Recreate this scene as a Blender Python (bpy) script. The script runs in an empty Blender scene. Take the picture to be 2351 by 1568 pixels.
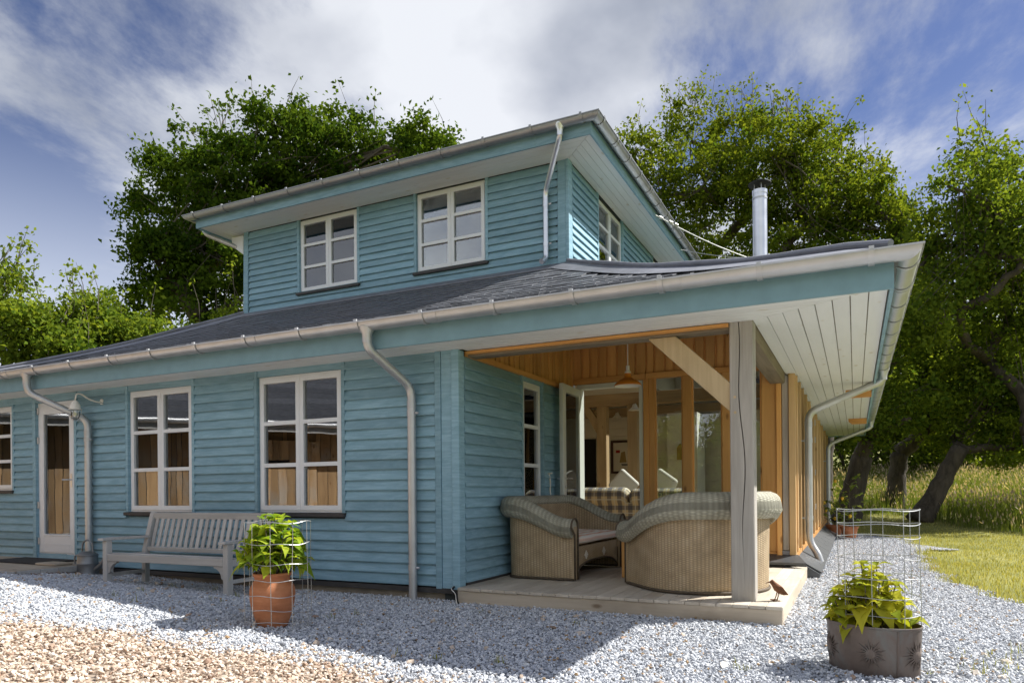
import bpy, bmesh, math, random
import numpy as np
from mathutils import Vector, Matrix, noise as mnoise

random.seed(7)
RNG = np.random.default_rng(7)
SC = bpy.context.scene
COL = SC.collection
PI = math.pi
R_ = math.radians

# ------------------------------------------------------------------ camera
cd = bpy.data.cameras.new('camera')
cam = bpy.data.objects.new('camera', cd)
COL.objects.link(cam)
SC.camera = cam
yaw, roll = R_(25.876), R_(-0.4936)
vw = Vector((-math.sin(yaw), math.cos(yaw), 0))
vr0 = Vector((math.cos(yaw), math.sin(yaw), 0))
vu0 = Vector((0, 0, 1))
vr = vr0 * math.cos(roll) + vu0 * math.sin(roll)
vu = vu0 * math.cos(roll) - vr0 * math.sin(roll)
CAM = Vector((3.43836, -5.90725, 0.90368))
m = Matrix((vr, vu, -vw)).transposed().to_4x4()
m.translation = CAM
cam.matrix_world = m
cd.sensor_width = 36
cd.lens = 1624.17 / 2351 * 36
cd.shift_y = (1128.6 - 784) / 2351
cd.clip_start = 0.05
cd.clip_end = 2000

# ------------------------------------------------------------------ world and sun
SUN = Vector((1.95, 1.60, 2.61)).normalized()
SUN_EL = math.asin(SUN.z)
SUN_ROT = math.atan2(SUN.x, SUN.y)
world = bpy.data.worlds.new('World')
SC.world = world
world.use_nodes = True
wn = world.node_tree.nodes
wl = world.node_tree.links
wn.clear()
sky = wn.new('ShaderNodeTexSky')
sky.sky_type = 'NISHITA'
sky.sun_disc = False
sky.sun_elevation = SUN_EL
sky.sun_rotation = SUN_ROT
sky.altitude = 60
sky.air_density = 1.0
sky.dust_density = 0.4
sky.ozone_density = 3.0
tc = wn.new('ShaderNodeTexCoord')
sep = wn.new('ShaderNodeSeparateXYZ')
wl.new(tc.outputs['Generated'], sep.inputs[0])
def wmath(op, a, b=None, clamp=False):
    n = wn.new('ShaderNodeMath'); n.operation = op; n.use_clamp = clamp
    for i, s in enumerate((a, b)):
        if s is None: continue
        if isinstance(s, (int, float)): n.inputs[i].default_value = s
        else: wl.new(s, n.inputs[i])
    return n.outputs[0]
zc = wmath('MAXIMUM', sep.outputs['Z'], 0.0)
zd = wmath('ADD', zc, 0.30)
px = wmath('DIVIDE', sep.outputs['X'], zd)
py = wmath('DIVIDE', sep.outputs['Y'], zd)
comb = wn.new('ShaderNodeCombineXYZ')
wl.new(px, comb.inputs[0]); wl.new(py, comb.inputs[1])
CLOUD_OFF = (3.5, 6.5, 0.0)
mp = wn.new('ShaderNodeMapping')
mp.inputs['Location'].default_value = CLOUD_OFF
wl.new(comb.outputs[0], mp.inputs['Vector'])
n1 = wn.new('ShaderNodeTexNoise')
n1.inputs['Scale'].default_value = 0.85
n1.inputs['Detail'].default_value = 11
n1.inputs['Roughness'].default_value = 0.63
n1.inputs['Distortion'].default_value = 0.35
wl.new(mp.outputs[0], n1.inputs['Vector'])
n2 = wn.new('ShaderNodeTexNoise')          # light and grey patches inside the cloud
n2.inputs['Scale'].default_value = 1.9
n2.inputs['Detail'].default_value = 6
wl.new(mp.outputs[0], n2.inputs['Vector'])
mask = wn.new('ShaderNodeMapRange')
mask.interpolation_type = 'SMOOTHSTEP'
mask.inputs['From Min'].default_value = 0.425
mask.inputs['From Max'].default_value = 0.545
wl.new(n1.outputs['Fac'], mask.inputs['Value'])
# thin veil of cloud that gathers towards the horizon all the way round
hz = wn.new('ShaderNodeMapRange')
hz.inputs['From Min'].default_value = 0.0
hz.inputs['From Max'].default_value = 0.46
hz.interpolation_type = 'SMOOTHSTEP'
hz.inputs['To Min'].default_value = 0.97
hz.inputs['To Max'].default_value = 0.0
wl.new(zc, hz.inputs['Value'])
mk = wmath('MULTIPLY', mask.outputs[0], 0.93)
cr = wn.new('ShaderNodeMixRGB')
cr.inputs[1].default_value = (1.55, 1.70, 2.05, 1)
cr.inputs[2].default_value = (3.7, 3.8, 4.0, 1)
crf = wn.new('ShaderNodeMapRange')
crf.inputs['From Min'].default_value = 0.36
crf.inputs['From Max'].default_value = 0.62
wl.new(n2.outputs['Fac'], crf.inputs['Value'])
wl.new(crf.outputs[0], cr.inputs[0])
skt = wn.new('ShaderNodeMixRGB'); skt.blend_type = 'MULTIPLY'; skt.inputs[0].default_value = 1
skt.inputs[2].default_value = (0.35, 0.33, 0.40, 1)
wl.new(sky.outputs[0], skt.inputs[1])
mx = wn.new('ShaderNodeMixRGB')
wl.new(mk, mx.inputs[0]); wl.new(skt.outputs[0], mx.inputs[1]); wl.new(cr.outputs[0], mx.inputs[2])
bg = wn.new('ShaderNodeBackground')
bg.inputs['Strength'].default_value = 0.065
mv = wn.new('ShaderNodeMixRGB')
wl.new(hz.outputs[0], mv.inputs[0]); wl.new(mx.outputs[0], mv.inputs[1]); mv.inputs[2].default_value = (4.1, 4.3, 4.6, 1)
wl.new(mv.outputs[0], bg.inputs['Color'])
wo = wn.new('ShaderNodeOutputWorld')
wl.new(bg.outputs[0], wo.inputs['Surface'])

sd = bpy.data.lights.new('sun', 'SUN')
sd.energy = 2.15
sd.angle = R_(0.53)
sd.color = (1.0, 0.965, 0.90)
sun = bpy.data.objects.new('sun', sd)
COL.objects.link(sun)
sun.rotation_euler = (-SUN).to_track_quat('-Z', 'Y').to_euler()
sun.location = (20, 15, 25)

SC.view_settings.view_transform = 'Standard'
SC.view_settings.look = 'None'
SC.view_settings.exposure = 1.95
SC.view_settings.gamma = 1
SC.view_settings.use_curve_mapping = False
SC.render.engine = 'CYCLES'
SC.cycles.use_denoising = True
SC.cycles.max_bounces = 8
SC.cycles.diffuse_bounces = 4
SC.cycles.glossy_bounces = 4
SC.cycles.transmission_bounces = 6
SC.cycles.transparent_max_bounces = 12
SC.cycles.caustics_reflective = False
SC.cycles.caustics_refractive = False
SC.cycles.sample_clamp_indirect = 6

# ------------------------------------------------------------------ materials
def srgb(r, g, b):
    f = lambda c: (c / 255 / 12.92) if c / 255 <= 0.04045 else ((c / 255 + 0.055) / 1.055) ** 2.4
    return (f(r), f(g), f(b), 1)

class Mat:
    def __init__(s, name):
        s.m = bpy.data.materials.new(name); s.m.use_nodes = True
        s.n = s.m.node_tree.nodes; s.l = s.m.node_tree.links
        s.n.clear()
        s.out = s.n.new('ShaderNodeOutputMaterial')
        s.b = s.n.new('ShaderNodeBsdfPrincipled')
        s.l.new(s.b.outputs[0], s.out.inputs['Surface'])
    def new(s, t): return s.n.new('ShaderNode' + t)
    def link(s, a, b): s.l.new(a, b)
    def set(s, **kw):
        for k, v in kw.items(): s.b.inputs[k.replace('_', ' ')].default_value = v
        return s
    def math(s, op, a, b=None, c=None, clamp=False):
        n = s.new('Math'); n.operation = op; n.use_clamp = clamp
        for i, q in enumerate((a, b, c)):
            if q is None: continue
            if isinstance(q, (int, float)): n.inputs[i].default_value = q
            else: s.link(q, n.inputs[i])
        return n.outputs[0]
    def pos(s, scale=(1, 1, 1), rnd=0.0, kind='world'):
        if kind == 'world': o = s.new('NewGeometry').outputs['Position']
        elif kind == 'uv': o = s.new('TexCoord').outputs['UV']
        else: o = s.new('TexCoord').outputs['Object']
        if rnd:
            oi = s.new('ObjectInfo'); v = s.new('VectorMath'); v.operation = 'SCALE'
            c = s.new('CombineXYZ')
            for i, k in enumerate((1.0, 1.7, 2.9)):
                s.link(s.math('MULTIPLY', oi.outputs['Random'], k), c.inputs[i])
            s.link(c.outputs[0], v.inputs[0]); v.inputs['Scale'].default_value = rnd
            a = s.new('VectorMath'); a.operation = 'ADD'
            s.link(o, a.inputs[0]); s.link(v.outputs[0], a.inputs[1]); o = a.outputs[0]
        mp = s.new('Mapping'); mp.inputs['Scale'].default_value = scale
        s.link(o, mp.inputs['Vector'])
        return mp.outputs[0]
    def noise(s, vec, scale=1.0, detail=4, rough=0.55, dist=0.0):
        n = s.new('TexNoise'); s.link(vec, n.inputs['Vector'])
        n.inputs['Scale'].default_value = scale; n.inputs['Detail'].default_value = detail
        n.inputs['Roughness'].default_value = rough; n.inputs['Distortion'].default_value = dist
        return n.outputs['Fac']
    def ramp(s, fac, stops, interp='LINEAR'):
        r = s.new('ValToRGB'); r.color_ramp.interpolation = interp
        el = r.color_ramp.elements
        while len(el) < len(stops): el.new(0.5)
        for e, (p, c) in zip(el, stops): e.position = p; e.color = c if len(c) == 4 else (*c, 1)
        s.link(fac, r.inputs[0]); return r.outputs[0]
    def mix(s, fac, a, b, blend='MIX'):
        n = s.new('MixRGB'); n.blend_type = blend
        for i, q in ((0, fac), (1, a), (2, b)):
            if isinstance(q, (int, float)): n.inputs[i].default_value = q
            elif isinstance(q, tuple): n.inputs[i].default_value = q
            else: s.link(q, n.inputs[i])
        return n.outputs[0]
    def rnd(s): return s.new('ObjectInfo').outputs['Random']
    def bump(s, h, strength=0.3, dist=0.01):
        b = s.new('Bump'); b.inputs['Strength'].default_value = strength; b.inputs['Distance'].default_value = dist
        s.link(h, b.inputs['Height']); s.link(b.outputs[0], s.b.inputs['Normal'])
    def color(s, c):
        if isinstance(c, tuple): s.b.inputs['Base Color'].default_value = c
        else: s.link(c, s.b.inputs['Base Color'])

def k(c, f): return (c[0] * f, c[1] * f, c[2] * f, 1)

def plain(name, c, rough=0.6, metal=0.0, var=0.12, scale=6.0):
    M = Mat(name); M.set(Roughness=rough, Metallic=metal)
    f = M.noise(M.pos((scale,) * 3, 5), 1, 5)
    M.color(M.ramp(f, [(0.25, k(c, 1 - var)), (0.75, k(c, 1 + var))]))
    return M.m

def wood(name, light, dark, axis, rough=0.7, grain=1.0, rnd_amt=0.18, knot=None, stain=None, bump=0.25, spec=0.3, fine=34):
    M = Mat(name); M.set(Roughness=rough); M.b.inputs['Specular IOR Level'].default_value = spec
    sc = [fine, fine, fine]; sc['xyz'.index(axis)] = 1.6
    p = M.pos(tuple(sc), 7)
    g = M.noise(p, 1.0, 5, 0.6, 0.6)
    sc2 = [4.5, 4.5, 4.5]; sc2['xyz'.index(axis)] = 0.8
    g2 = M.noise(M.pos(tuple(sc2), 7), 1.0, 3, 0.5, 0.9)
    f = M.math('ADD', M.math('MULTIPLY', g, 0.6 * grain), M.math('MULTIPLY', g2, 0.4 + 0.6 * (1 - grain)))
    c = M.ramp(f, [(0.30, dark), (0.68, light)])
    if stain:
        s3 = M.noise(M.pos((1.3, 1.3, 1.3), 3), 1, 4, 0.6)
        c = M.mix(M.ramp(s3, [(0.5, (0, 0, 0, 1)), (0.72, (0.8, 0.8, 0.8, 1))]), c, stain)
    if knot:
        sck = [5.0, 5.0, 5.0]; sck['xyz'.index(axis)] = 2.2
        v = M.new('TexVoronoi'); M.link(M.pos(tuple(sck), 11), v.inputs['Vector']); v.inputs['Scale'].default_value = 1.0
        kf = M.ramp(v.outputs['Distance'], [(0.05, (1, 1, 1, 1)), (0.13, (0, 0, 0, 1))])
        c = M.mix(M.math('MULTIPLY', kf, 0.75), c, knot)
    r = M.rnd()
    hv = M.new('HueSaturation'); M.link(c, hv.inputs['Color'])
    M.link(M.math('ADD', M.math('MULTIPLY', r, 2 * rnd_amt), 1 - rnd_amt), hv.inputs['Value'])
    M.color(hv.outputs[0])
    M.bump(g, bump, 0.004)
    return M.m

def weather_paint():
    """Stained blue-green weatherboard: grain, knots and paler patches show through the stain."""
    M = Mat('teal_stain'); M.set(Roughness=0.62); M.b.inputs['Specular IOR Level'].default_value = 0.35
    geo = M.new('NewGeometry'); sepn = M.new('SeparateXYZ'); M.link(geo.outputs['Position'], sepn.inputs[0])
    p = M.pos((2.2, 2.2, 30), 9)
    g = M.noise(p, 1, 5, 0.6, 1.2)
    g2 = M.noise(M.pos((2.0, 2.0, 6), 9), 1, 4, 0.6, 1.6)
    base = M.ramp(g2, [(0.28, (0.215, 0.380, 0.470, 1)), (0.55, (0.285, 0.468, 0.572, 1)), (0.78, (0.300, 0.475, 0.565, 1))])
    c = M.mix(M.math('MULTIPLY', M.ramp(g, [(0.42, (1, 1, 1, 1)), (0.6, (0, 0, 0, 1))]), 0.42), base, (0.150, 0.280, 0.360, 1))
    v = M.new('TexVoronoi'); M.link(M.pos((2.4, 2.4, 5.5), 13), v.inputs['Vector'])
    kf = M.ramp(v.outputs['Distance'], [(0.035, (1, 1, 1, 1)), (0.075, (0, 0, 0, 1))])
    c = M.mix(M.math('MULTIPLY', kf, 0.6), c, (0.07, 0.15, 0.17, 1))
    hv = M.new('HueSaturation'); M.link(c, hv.inputs['Color'])
    M.link(M.math('ADD', M.math('MULTIPLY', M.rnd(), 0.26), 0.87), hv.inputs['Value'])
    M.color(hv.outputs[0]); M.bump(g, 0.25, 0.004)
    return M.m

def glass(name, tint=(0.93, 0.96, 0.95, 1), base_refl=0.10):
    M = Mat(name); M.n.remove(M.b)
    tr = M.new('BsdfTransparent'); tr.inputs[0].default_value = tint
    gl = M.new('BsdfGlossy'); gl.inputs['Roughness'].default_value = 0.0; gl.inputs[0].default_value = (0.95, 0.97, 1.0, 1)
    fr = M.new('Fresnel'); fr.inputs['IOR'].default_value = 1.6
    f = M.math('ADD', M.math('MULTIPLY', fr.outputs[0], 0.95), base_refl - 0.05, clamp=True)
    bp = M.new('Bump'); bp.inputs['Strength'].default_value = 0.012; bp.inputs['Distance'].default_value = 0.05
    M.link(M.noise(M.pos((2.5, 2.5, 2.5), 3), 1, 1), bp.inputs['Height']); M.link(bp.outputs[0], gl.inputs['Normal'])
    ms = M.new('MixShader'); M.link(f, ms.inputs[0]); M.link(tr.outputs[0], ms.inputs[1]); M.link(gl.outputs[0], ms.inputs[2])
    M.link(ms.outputs[0], M.out.inputs['Surface'])
    return M.m

def leafmat(name, a, b, trans=0.45, gloss=0.10, attr=True):
    M = Mat(name); M.n.remove(M.b)
    if attr:
        at = M.new('Attribute'); at.attribute_name = 'tone'; fac = at.outputs['Fac']
    else:
        fac = M.rnd()
    c = M.ramp(fac, [(0.0, a), (1.0, b)])
    d = M.new('BsdfDiffuse'); M.link(c, d.inputs[0])
    t = M.new('BsdfTranslucent')
    M.link(M.mix(1.0, c, (1.5, 1.35, 0.6, 1), 'MULTIPLY'), t.inputs[0])
    g = M.new('BsdfGlossy'); g.inputs['Roughness'].default_value = 0.5; g.inputs[0].default_value = (1, 1, 1, 1)
    m1 = M.new('MixShader'); m1.inputs[0].default_value = trans
    M.link(d.outputs[0], m1.inputs[1]); M.link(t.outputs[0], m1.inputs[2])
    m2 = M.new('MixShader'); fr = M.new('Fresnel'); fr.inputs[0].default_value = 1.4
    M.link(M.math('MULTIPLY', fr.outputs[0], (0.0 if attr else gloss * 0.5)), m2.inputs[0])
    M.link(m1.outputs[0], m2.inputs[1]); M.link(g.outputs[0], m2.inputs[2])
    M.link(m2.outputs[0], M.out.inputs['Surface'])
    return M.m

def stonemat(name, stops, rough=0.75):
    M = Mat(name); M.set(Roughness=rough); M.b.inputs['Specular IOR Level'].default_value = 0.3
    c = M.ramp(M.rnd(), stops)
    f = M.noise(M.pos((60, 60, 60), 0), 1, 3)
    M.color(M.mix(M.math('MULTIPLY', f, 0.5), c, (1.25, 1.25, 1.25, 1), 'MULTIPLY'))
    return M.m

MT = {}
MT['teal'] = weather_paint()
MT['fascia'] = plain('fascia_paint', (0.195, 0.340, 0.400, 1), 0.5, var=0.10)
MT['soffit'] = wood('soffit_white', (0.84, 0.87, 0.87, 1), (0.77, 0.80, 0.80, 1), 'x', 0.55, 0.7, 0.03, knot=(0.62, 0.58, 0.46, 1), bump=0.06)
MT['soffit_y'] = wood('soffit_white_side', (0.84, 0.87, 0.87, 1), (0.77, 0.80, 0.80, 1), 'y', 0.55, 0.7, 0.03, knot=(0.62, 0.58, 0.46, 1), bump=0.06)
MT['white'] = plain('window_white', (0.79, 0.83, 0.87, 1), 0.38, var=0.03)
MT['cream'] = plain('door_cream', (0.74, 0.76, 0.70, 1), 0.4, var=0.04)
MT['glass'] = glass('window_glass', base_refl=0.17)
MT['glass_low'] = glass('terrace_glass', (0.95, 0.96, 0.93, 1), 0.09)
def zinc(name, c, rough, metal=0.9):
    M = Mat(name); M.set(Metallic=metal)
    f = M.noise(M.pos((4, 4, 4), 3), 1, 4, 0.55)
    M.color(M.ramp(f, [(0.3, k(c, 0.88)), (0.7, k(c, 1.05))]))
    M.link(M.math('ADD', M.math('MULTIPLY', f, 0.10), rough - 0.05), M.b.inputs['Roughness'])
    return M.m
MT['zinc'] = zinc('galvanised_steel', (0.58, 0.59, 0.60, 1), 0.46, 0.75)
MT['steel'] = zinc('polished_steel', (0.80, 0.82, 0.86, 1), 0.33)
MT['darkzinc'] = zinc('dark_reflection_steel', (0.36, 0.37, 0.38, 1), 0.46, 0.8)  # upper gutters: their darker reflections are put into the metal colour
MT['oldzinc'] = zinc('aged_zinc', (0.30, 0.31, 0.32, 1), 0.5)
MT['lead'] = plain('lead_sheet', (0.24, 0.25, 0.285, 1), 0.55, 0.4, var=0.2)
def slatemat():
    M = Mat('roof_slate'); M.set(Roughness=0.50)
    f = M.noise(M.pos((14, 14, 14), 8), 1, 5, 0.6)
    c = M.ramp(f, [(0.3, (0.065, 0.070, 0.082, 1)), (0.7, (0.130, 0.136, 0.155, 1))])
    hv = M.new('HueSaturation'); M.link(c, hv.inputs['Color'])
    M.link(M.math('ADD', M.math('MULTIPLY', M.rnd(), 0.5), 0.75), hv.inputs['Value'])
    M.color(hv.outputs[0]); M.bump(f, 0.35, 0.006)
    return M.m
MT['slate'] = slatemat()
MT['darkslate'] = plain('slate_sill', (0.050, 0.048, 0.048, 1), 0.6, var=0.3)
MT['skirt'] = plain('slate_skirt', (0.075, 0.08, 0.088, 1), 0.4, var=0.2)
MT['oak'] = wood('weathered_oak', (0.50, 0.47, 0.43, 1), (0.30, 0.28, 0.25, 1), 'z', 0.8, 0.8, 0.06, bump=0.4)
MT['oak_x'] = wood('weathered_oak_beam', (0.30, 0.25, 0.18, 1), (0.15, 0.12, 0.085, 1), 'x', 0.8, 0.8, 0.08, bump=0.4)
MT['oak_y'] = wood('weathered_oak_beam_side', (0.30, 0.25, 0.18, 1), (0.15, 0.12, 0.085, 1), 'y', 0.8, 0.8, 0.08, bump=0.4)
MT['oak_in'] = wood('inside_oak', (0.58, 0.43, 0.25, 1), (0.38, 0.26, 0.14, 1), 'z', 0.7, 0.7, 0.08, knot=(0.12, 0.07, 0.035, 1))
MT['oak_in_x'] = wood('inside_oak_beam', (0.52, 0.38, 0.22, 1), (0.34, 0.23, 0.125, 1), 'x', 0.7, 0.7, 0.08, knot=(0.12, 0.07, 0.035, 1))
MT['brace'] = wood('oak_brace', (0.62, 0.49, 0.30, 1), (0.42, 0.31, 0.18, 1), 'z', 0.7, 0.75, 0.04, knot=(0.13, 0.085, 0.04, 1))
MT['fir'] = wood('oiled_fir', (0.82, 0.45, 0.15, 1), (0.62, 0.295, 0.08, 1), 'z', 0.5, 0.6, 0.16, knot=(0.17, 0.055, 0.012, 1), bump=0.12, spec=0.45)
MT['fir_x'] = wood('oiled_fir_rail', (0.78, 0.41, 0.13, 1), (0.58, 0.265, 0.07, 1), 'x', 0.5, 0.6, 0.10, knot=(0.17, 0.055, 0.012, 1), bump=0.12, spec=0.45)
MT['fir_y'] = wood('oiled_fir_rail_side', (0.78, 0.41, 0.13, 1), (0.58, 0.265, 0.07, 1), 'y', 0.5, 0.6, 0.10, knot=(0.17, 0.055, 0.012, 1), bump=0.12, spec=0.45)
MT['larch'] = wood('pale_larch', (0.70, 0.48, 0.25, 1), (0.52, 0.33, 0.15, 1), 'z', 0.6, 0.65, 0.14, knot=(0.20, 0.10, 0.04, 1), bump=0.15)
MT['rafter'] = wood('dark_rafter', (0.20, 0.115, 0.06, 1), (0.10, 0.055, 0.03, 1), 'y', 0.7, 0.7, 0.15)
MT['deck'] = wood('deck_plank', (0.66, 0.60, 0.51, 1), (0.47, 0.41, 0.33, 1), 'y', 0.78, 0.7, 0.07, stain=(0.42, 0.35, 0.27, 1), bump=0.35)
MT['deck_x'] = wood('deck_board', (0.60, 0.52, 0.42, 1), (0.43, 0.36, 0.27, 1), 'x', 0.78, 0.7, 0.06, knot=(0.17, 0.11, 0.06, 1), stain=(0.30, 0.24, 0.18, 1))
MT['deck_ys'] = wood('deck_board_side', (0.60, 0.52, 0.42, 1), (0.43, 0.36, 0.27, 1), 'y', 0.78, 0.7, 0.06, knot=(0.17, 0.11, 0.06, 1))
MT['bench'] = wood('silver_teak', (0.60, 0.59, 0.57, 1), (0.40, 0.39, 0.375, 1), 'x', 0.82, 0.8, 0.08, bump=0.4)
MT['bench_z'] = wood('silver_teak_upright', (0.60, 0.59, 0.57, 1), (0.40, 0.39, 0.375, 1), 'z', 0.82, 0.8, 0.08, bump=0.4)
MT['concrete'] = plain('concrete', (0.30, 0.26, 0.205, 1), 0.9, var=0.35, scale=5)
MT['dpc'] = plain('black_membrane', (0.018, 0.018, 0.02, 1), 0.6)
MT['black'] = plain('black_metal', (0.010, 0.010, 0.011, 1), 0.7)
MT['sheath'] = plain('wall_sheathing', (0.05, 0.06, 0.06, 1), 0.9)
def planks_in():
    M = Mat('inside_white_boards'); M.set(Roughness=0.6)
    M.color(plain_c(M, (0.84, 0.80, 0.69, 1)))
    return M.m
def plain_c(M, c, var=0.05):
    f = M.noise(M.pos((3, 3, 3), 0), 1, 4)
    return M.ramp(f, [(0.3, k(c, 1 - var)), (0.7, k(c, 1 + var))])
MT['inboard'] = planks_in()
MT['plaster'] = plain('inside_plaster', (0.78, 0.76, 0.69, 1), 0.8, var=0.05)
MT['infloor'] = wood('inside_floor', (0.50, 0.34, 0.19, 1), (0.36, 0.23, 0.12, 1), 'y', 0.4, 0.6, 0.1)
MT['dim'] = plain('dim_room', (0.10, 0.075, 0.05, 1), 0.8, var=0.2)  # shade of the unlit rooms put into a dark wall colour
def terracotta():
    M = Mat('terracotta'); M.set(Roughness=0.8)
    f = M.noise(M.pos((5, 5, 16), 3), 1, 5, 0.6)
    M.color(M.ramp(f, [(0.28, (0.34, 0.125, 0.055, 1)), (0.55, (0.47, 0.185, 0.085, 1)), (0.8, (0.53, 0.25, 0.14, 1))]))
    M.bump(f, 0.15, 0.01); return M.m
MT['terracotta'] = terracotta()
def planter():
    M = Mat('aged_planter_metal'); M.set(Roughness=0.6, Metallic=0.35)
    f = M.noise(M.pos((6, 6, 2.5), 3), 1, 6, 0.7, 0.6)
    f2 = M.noise(M.pos((25, 25, 8), 3), 1, 4, 0.6)
    c = M.ramp(f, [(0.30, (0.080, 0.058, 0.046, 1)), (0.5, (0.155, 0.115, 0.096, 1)), (0.62, (0.16, 0.155, 0.148, 1)), (0.8, (0.25, 0.245, 0.23, 1))])
    M.color(M.mix(M.math('MULTIPLY', f2, 0.4), c, (0.19, 0.18, 0.17, 1)))
    M.bump(f2, 0.3, 0.006); return M.m
MT['planter'] = planter()
MT['soil'] = plain('soil', (0.045, 0.028, 0.017, 1), 0.95, var=0.5, scale=30)
MT['wire'] = plain('galvanised_wire', (0.46, 0.47, 0.47, 1), 0.4, 0.6)
def wicker(name, a, b, ribs):
    M = Mat(name); M.set(Roughness=0.65); M.b.inputs['Specular IOR Level'].default_value = 0.35
    uv = M.new('TexCoord').outputs['UV']; sp = M.new('SeparateXYZ'); M.link(uv, sp.inputs[0])
    U = M.math('MULTIPLY', sp.outputs[0], ribs); V = M.math('MULTIPLY', sp.outputs[1], 105.0)
    fl = M.math('FLOOR', V)
    ph = M.math('ADD', M.math('MULTIPLY', U, PI), M.math('MULTIPLY', fl, PI))
    w = M.math('MULTIPLY', M.math('ABSOLUTE', M.math('SINE', M.math('MULTIPLY', V, PI))), M.math('ADD', M.math('MULTIPLY', M.math('COSINE', ph), 0.5), 0.5))
    stake = M.math('ADD', M.math('MULTIPLY', M.math('COSINE', M.math('MULTIPLY', U, 2 * PI)), 0.5), 0.5)
    h = M.math('ADD', M.math('MULTIPLY', w, 0.55), M.math('MULTIPLY', stake, 0.45))
    n = M.noise(M.pos((7, 7, 7), 3), 1, 4)
    cc = M.ramp(n, [(0.25, k(a, 0.72)), (0.5, a), (0.8, b)])
    M.color(M.mix(M.math('MULTIPLY', M.math('SUBTRACT', 1.0, h), 0.75), cc, k(a, 0.30)))
    M.bump(h, 0.9, 0.006); return M.m
MT['wicker'] = wicker('wicker_weave', (0.62, 0.47, 0.29, 1), (0.74, 0.60, 0.41, 1), 30)
MT['wicker_roll'] = wicker('wicker_roll_weave', (0.54, 0.52, 0.41, 1), (0.66, 0.64, 0.53, 1), 24)
MT['braid'] = plain('wicker_braid', (0.10, 0.075, 0.05, 1), 0.7, var=0.5, scale=60)
def stripes(name, cols, axis, freq):
    M = Mat(name); M.set(Roughness=0.9)
    p = M.new('SeparateXYZ'); M.link(M.pos((1, 1, 1), 0, 'obj'), p.inputs[0])
    f = M.math('FRACT', M.math('MULTIPLY', p.outputs[axis], freq))
    M.color(M.ramp(f, cols, 'LINEAR')); return M.m
MT['cushion'] = stripes('striped_cushion', [(0.0, (0.78, 0.73, 0.66, 1)), (0.40, (0.78, 0.73, 0.66, 1)), (0.52, (0.66, 0.36, 0.25, 1)), (0.78, (0.70, 0.44, 0.32, 1)), (0.92, (0.78, 0.73, 0.66, 1))], 0, 14)
def plaid():
    M = Mat('plaid_fabric'); M.set(Roughness=0.95)
    p = M.new('SeparateXYZ'); M.link(M.pos((1, 1, 1), 0, 'obj'), p.inputs[0])
    zz = M.math('ADD', p.outputs[2], p.outputs[1])
    def band(o, fr, lo, hi):
        f = M.math('FRACT', M.math('MULTIPLY', o, fr))
        return M.math('MULTIPLY', M.math('GREATER_THAN', f, lo), M.math('LESS_THAN', f, hi))
    c = M.mix(0.0, (0.74, 0.63, 0.40, 1), (0, 0, 0, 1))
    c = M.mix(M.math('MULTIPLY', band(p.outputs[0], 6.3, 0.0, 0.42), 0.62), c, (0.05, 0.07, 0.15, 1))
    c = M.mix(M.math('MULTIPLY', band(zz, 6.3, 0.0, 0.42), 0.62), c, (0.05, 0.07, 0.15, 1))
    c = M.mix(M.math('MULTIPLY', band(p.outputs[0], 6.3, 0.65, 0.75), 0.7), c, (0.75, 0.75, 0.72, 1))
    c = M.mix(M.math('MULTIPLY', band(zz, 6.3, 0.65, 0.75), 0.7), c, (0.75, 0.75, 0.72, 1))
    M.color(c); return M.m
MT['plaid'] = plaid()
MT['enamel'] = plain('orange_enamel', (0.72, 0.26, 0.035, 1), 0.28, var=0.04)
MT['enamel_in'] = plain('white_enamel', (0.82, 0.80, 0.74, 1), 0.35, var=0.02)
MT['linen'] = plain('linen', (0.76, 0.73, 0.66, 1), 0.9, var=0.06)
MT['rust'] = plain('rusty_iron', (0.17, 0.075, 0.035, 1), 0.75, 0.3, var=0.45, scale=50)
MT['bark'] = (lambda: (lambda M: (M.set(Roughness=0.9), M.color(M.ramp(M.noise(M.pos((7, 7, 2.2), 3), 1, 6, 0.7, 0.5), [(0.3, (0.028, 0.022, 0.016, 1)), (0.7, (0.115, 0.095, 0.07, 1))])), M.bump(M.noise(M.pos((14, 14, 4), 3), 1, 5, 0.7), 0.9, 0.04), M.m)[-1])(Mat('oak_bark')))()
MT['twig'] = plain('twig_bark', (0.10, 0.085, 0.062, 1), 0.85, var=0.3)
MT['leaf_oak'] = leafmat('oak_leaf', (0.030, 0.068, 0.010, 1), (0.105, 0.165, 0.020, 1), 0.42)
MT['leaf_ash'] = leafmat('yellow_green_leaf', (0.062, 0.115, 0.014, 1), (0.205, 0.250, 0.028, 1), 0.46)
MT['leaf_dark'] = leafmat('dark_leaf', (0.060, 0.112, 0.018, 1), (0.215, 0.280, 0.036, 1), 0.48)
MT['leaf_hazel'] = leafmat('hazel_leaf', (0.085, 0.150, 0.020, 1), (0.235, 0.300, 0.042, 1), 0.45)
MT['leaf_hydra'] = leafmat('hydrangea_leaf', (0.140, 0.260, 0.025, 1), (0.420, 0.510, 0.050, 1), 0.45, 0.07, attr=False)
MT['leaf_lime'] = leafmat('hydrangea_lime_leaf', (0.250, 0.310, 0.030, 1), (0.560, 0.540, 0.060, 1), 0.45, 0.07, attr=False)
MT['leaf_citrus'] = leafmat('citrus_leaf', (0.10, 0.17, 0.03, 1), (0.30, 0.34, 0.08, 1), 0.4, 0.1, attr=False)
MT['blade'] = leafmat('meadow_blade', (0.105, 0.165, 0.030, 1), (0.270, 0.310, 0.085, 1), 0.4, 0.03)
MT['seed'] = leafmat('seed_head', (0.38, 0.31, 0.22, 1), (0.62, 0.51, 0.41, 1), 0.3, 0.02)
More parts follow.
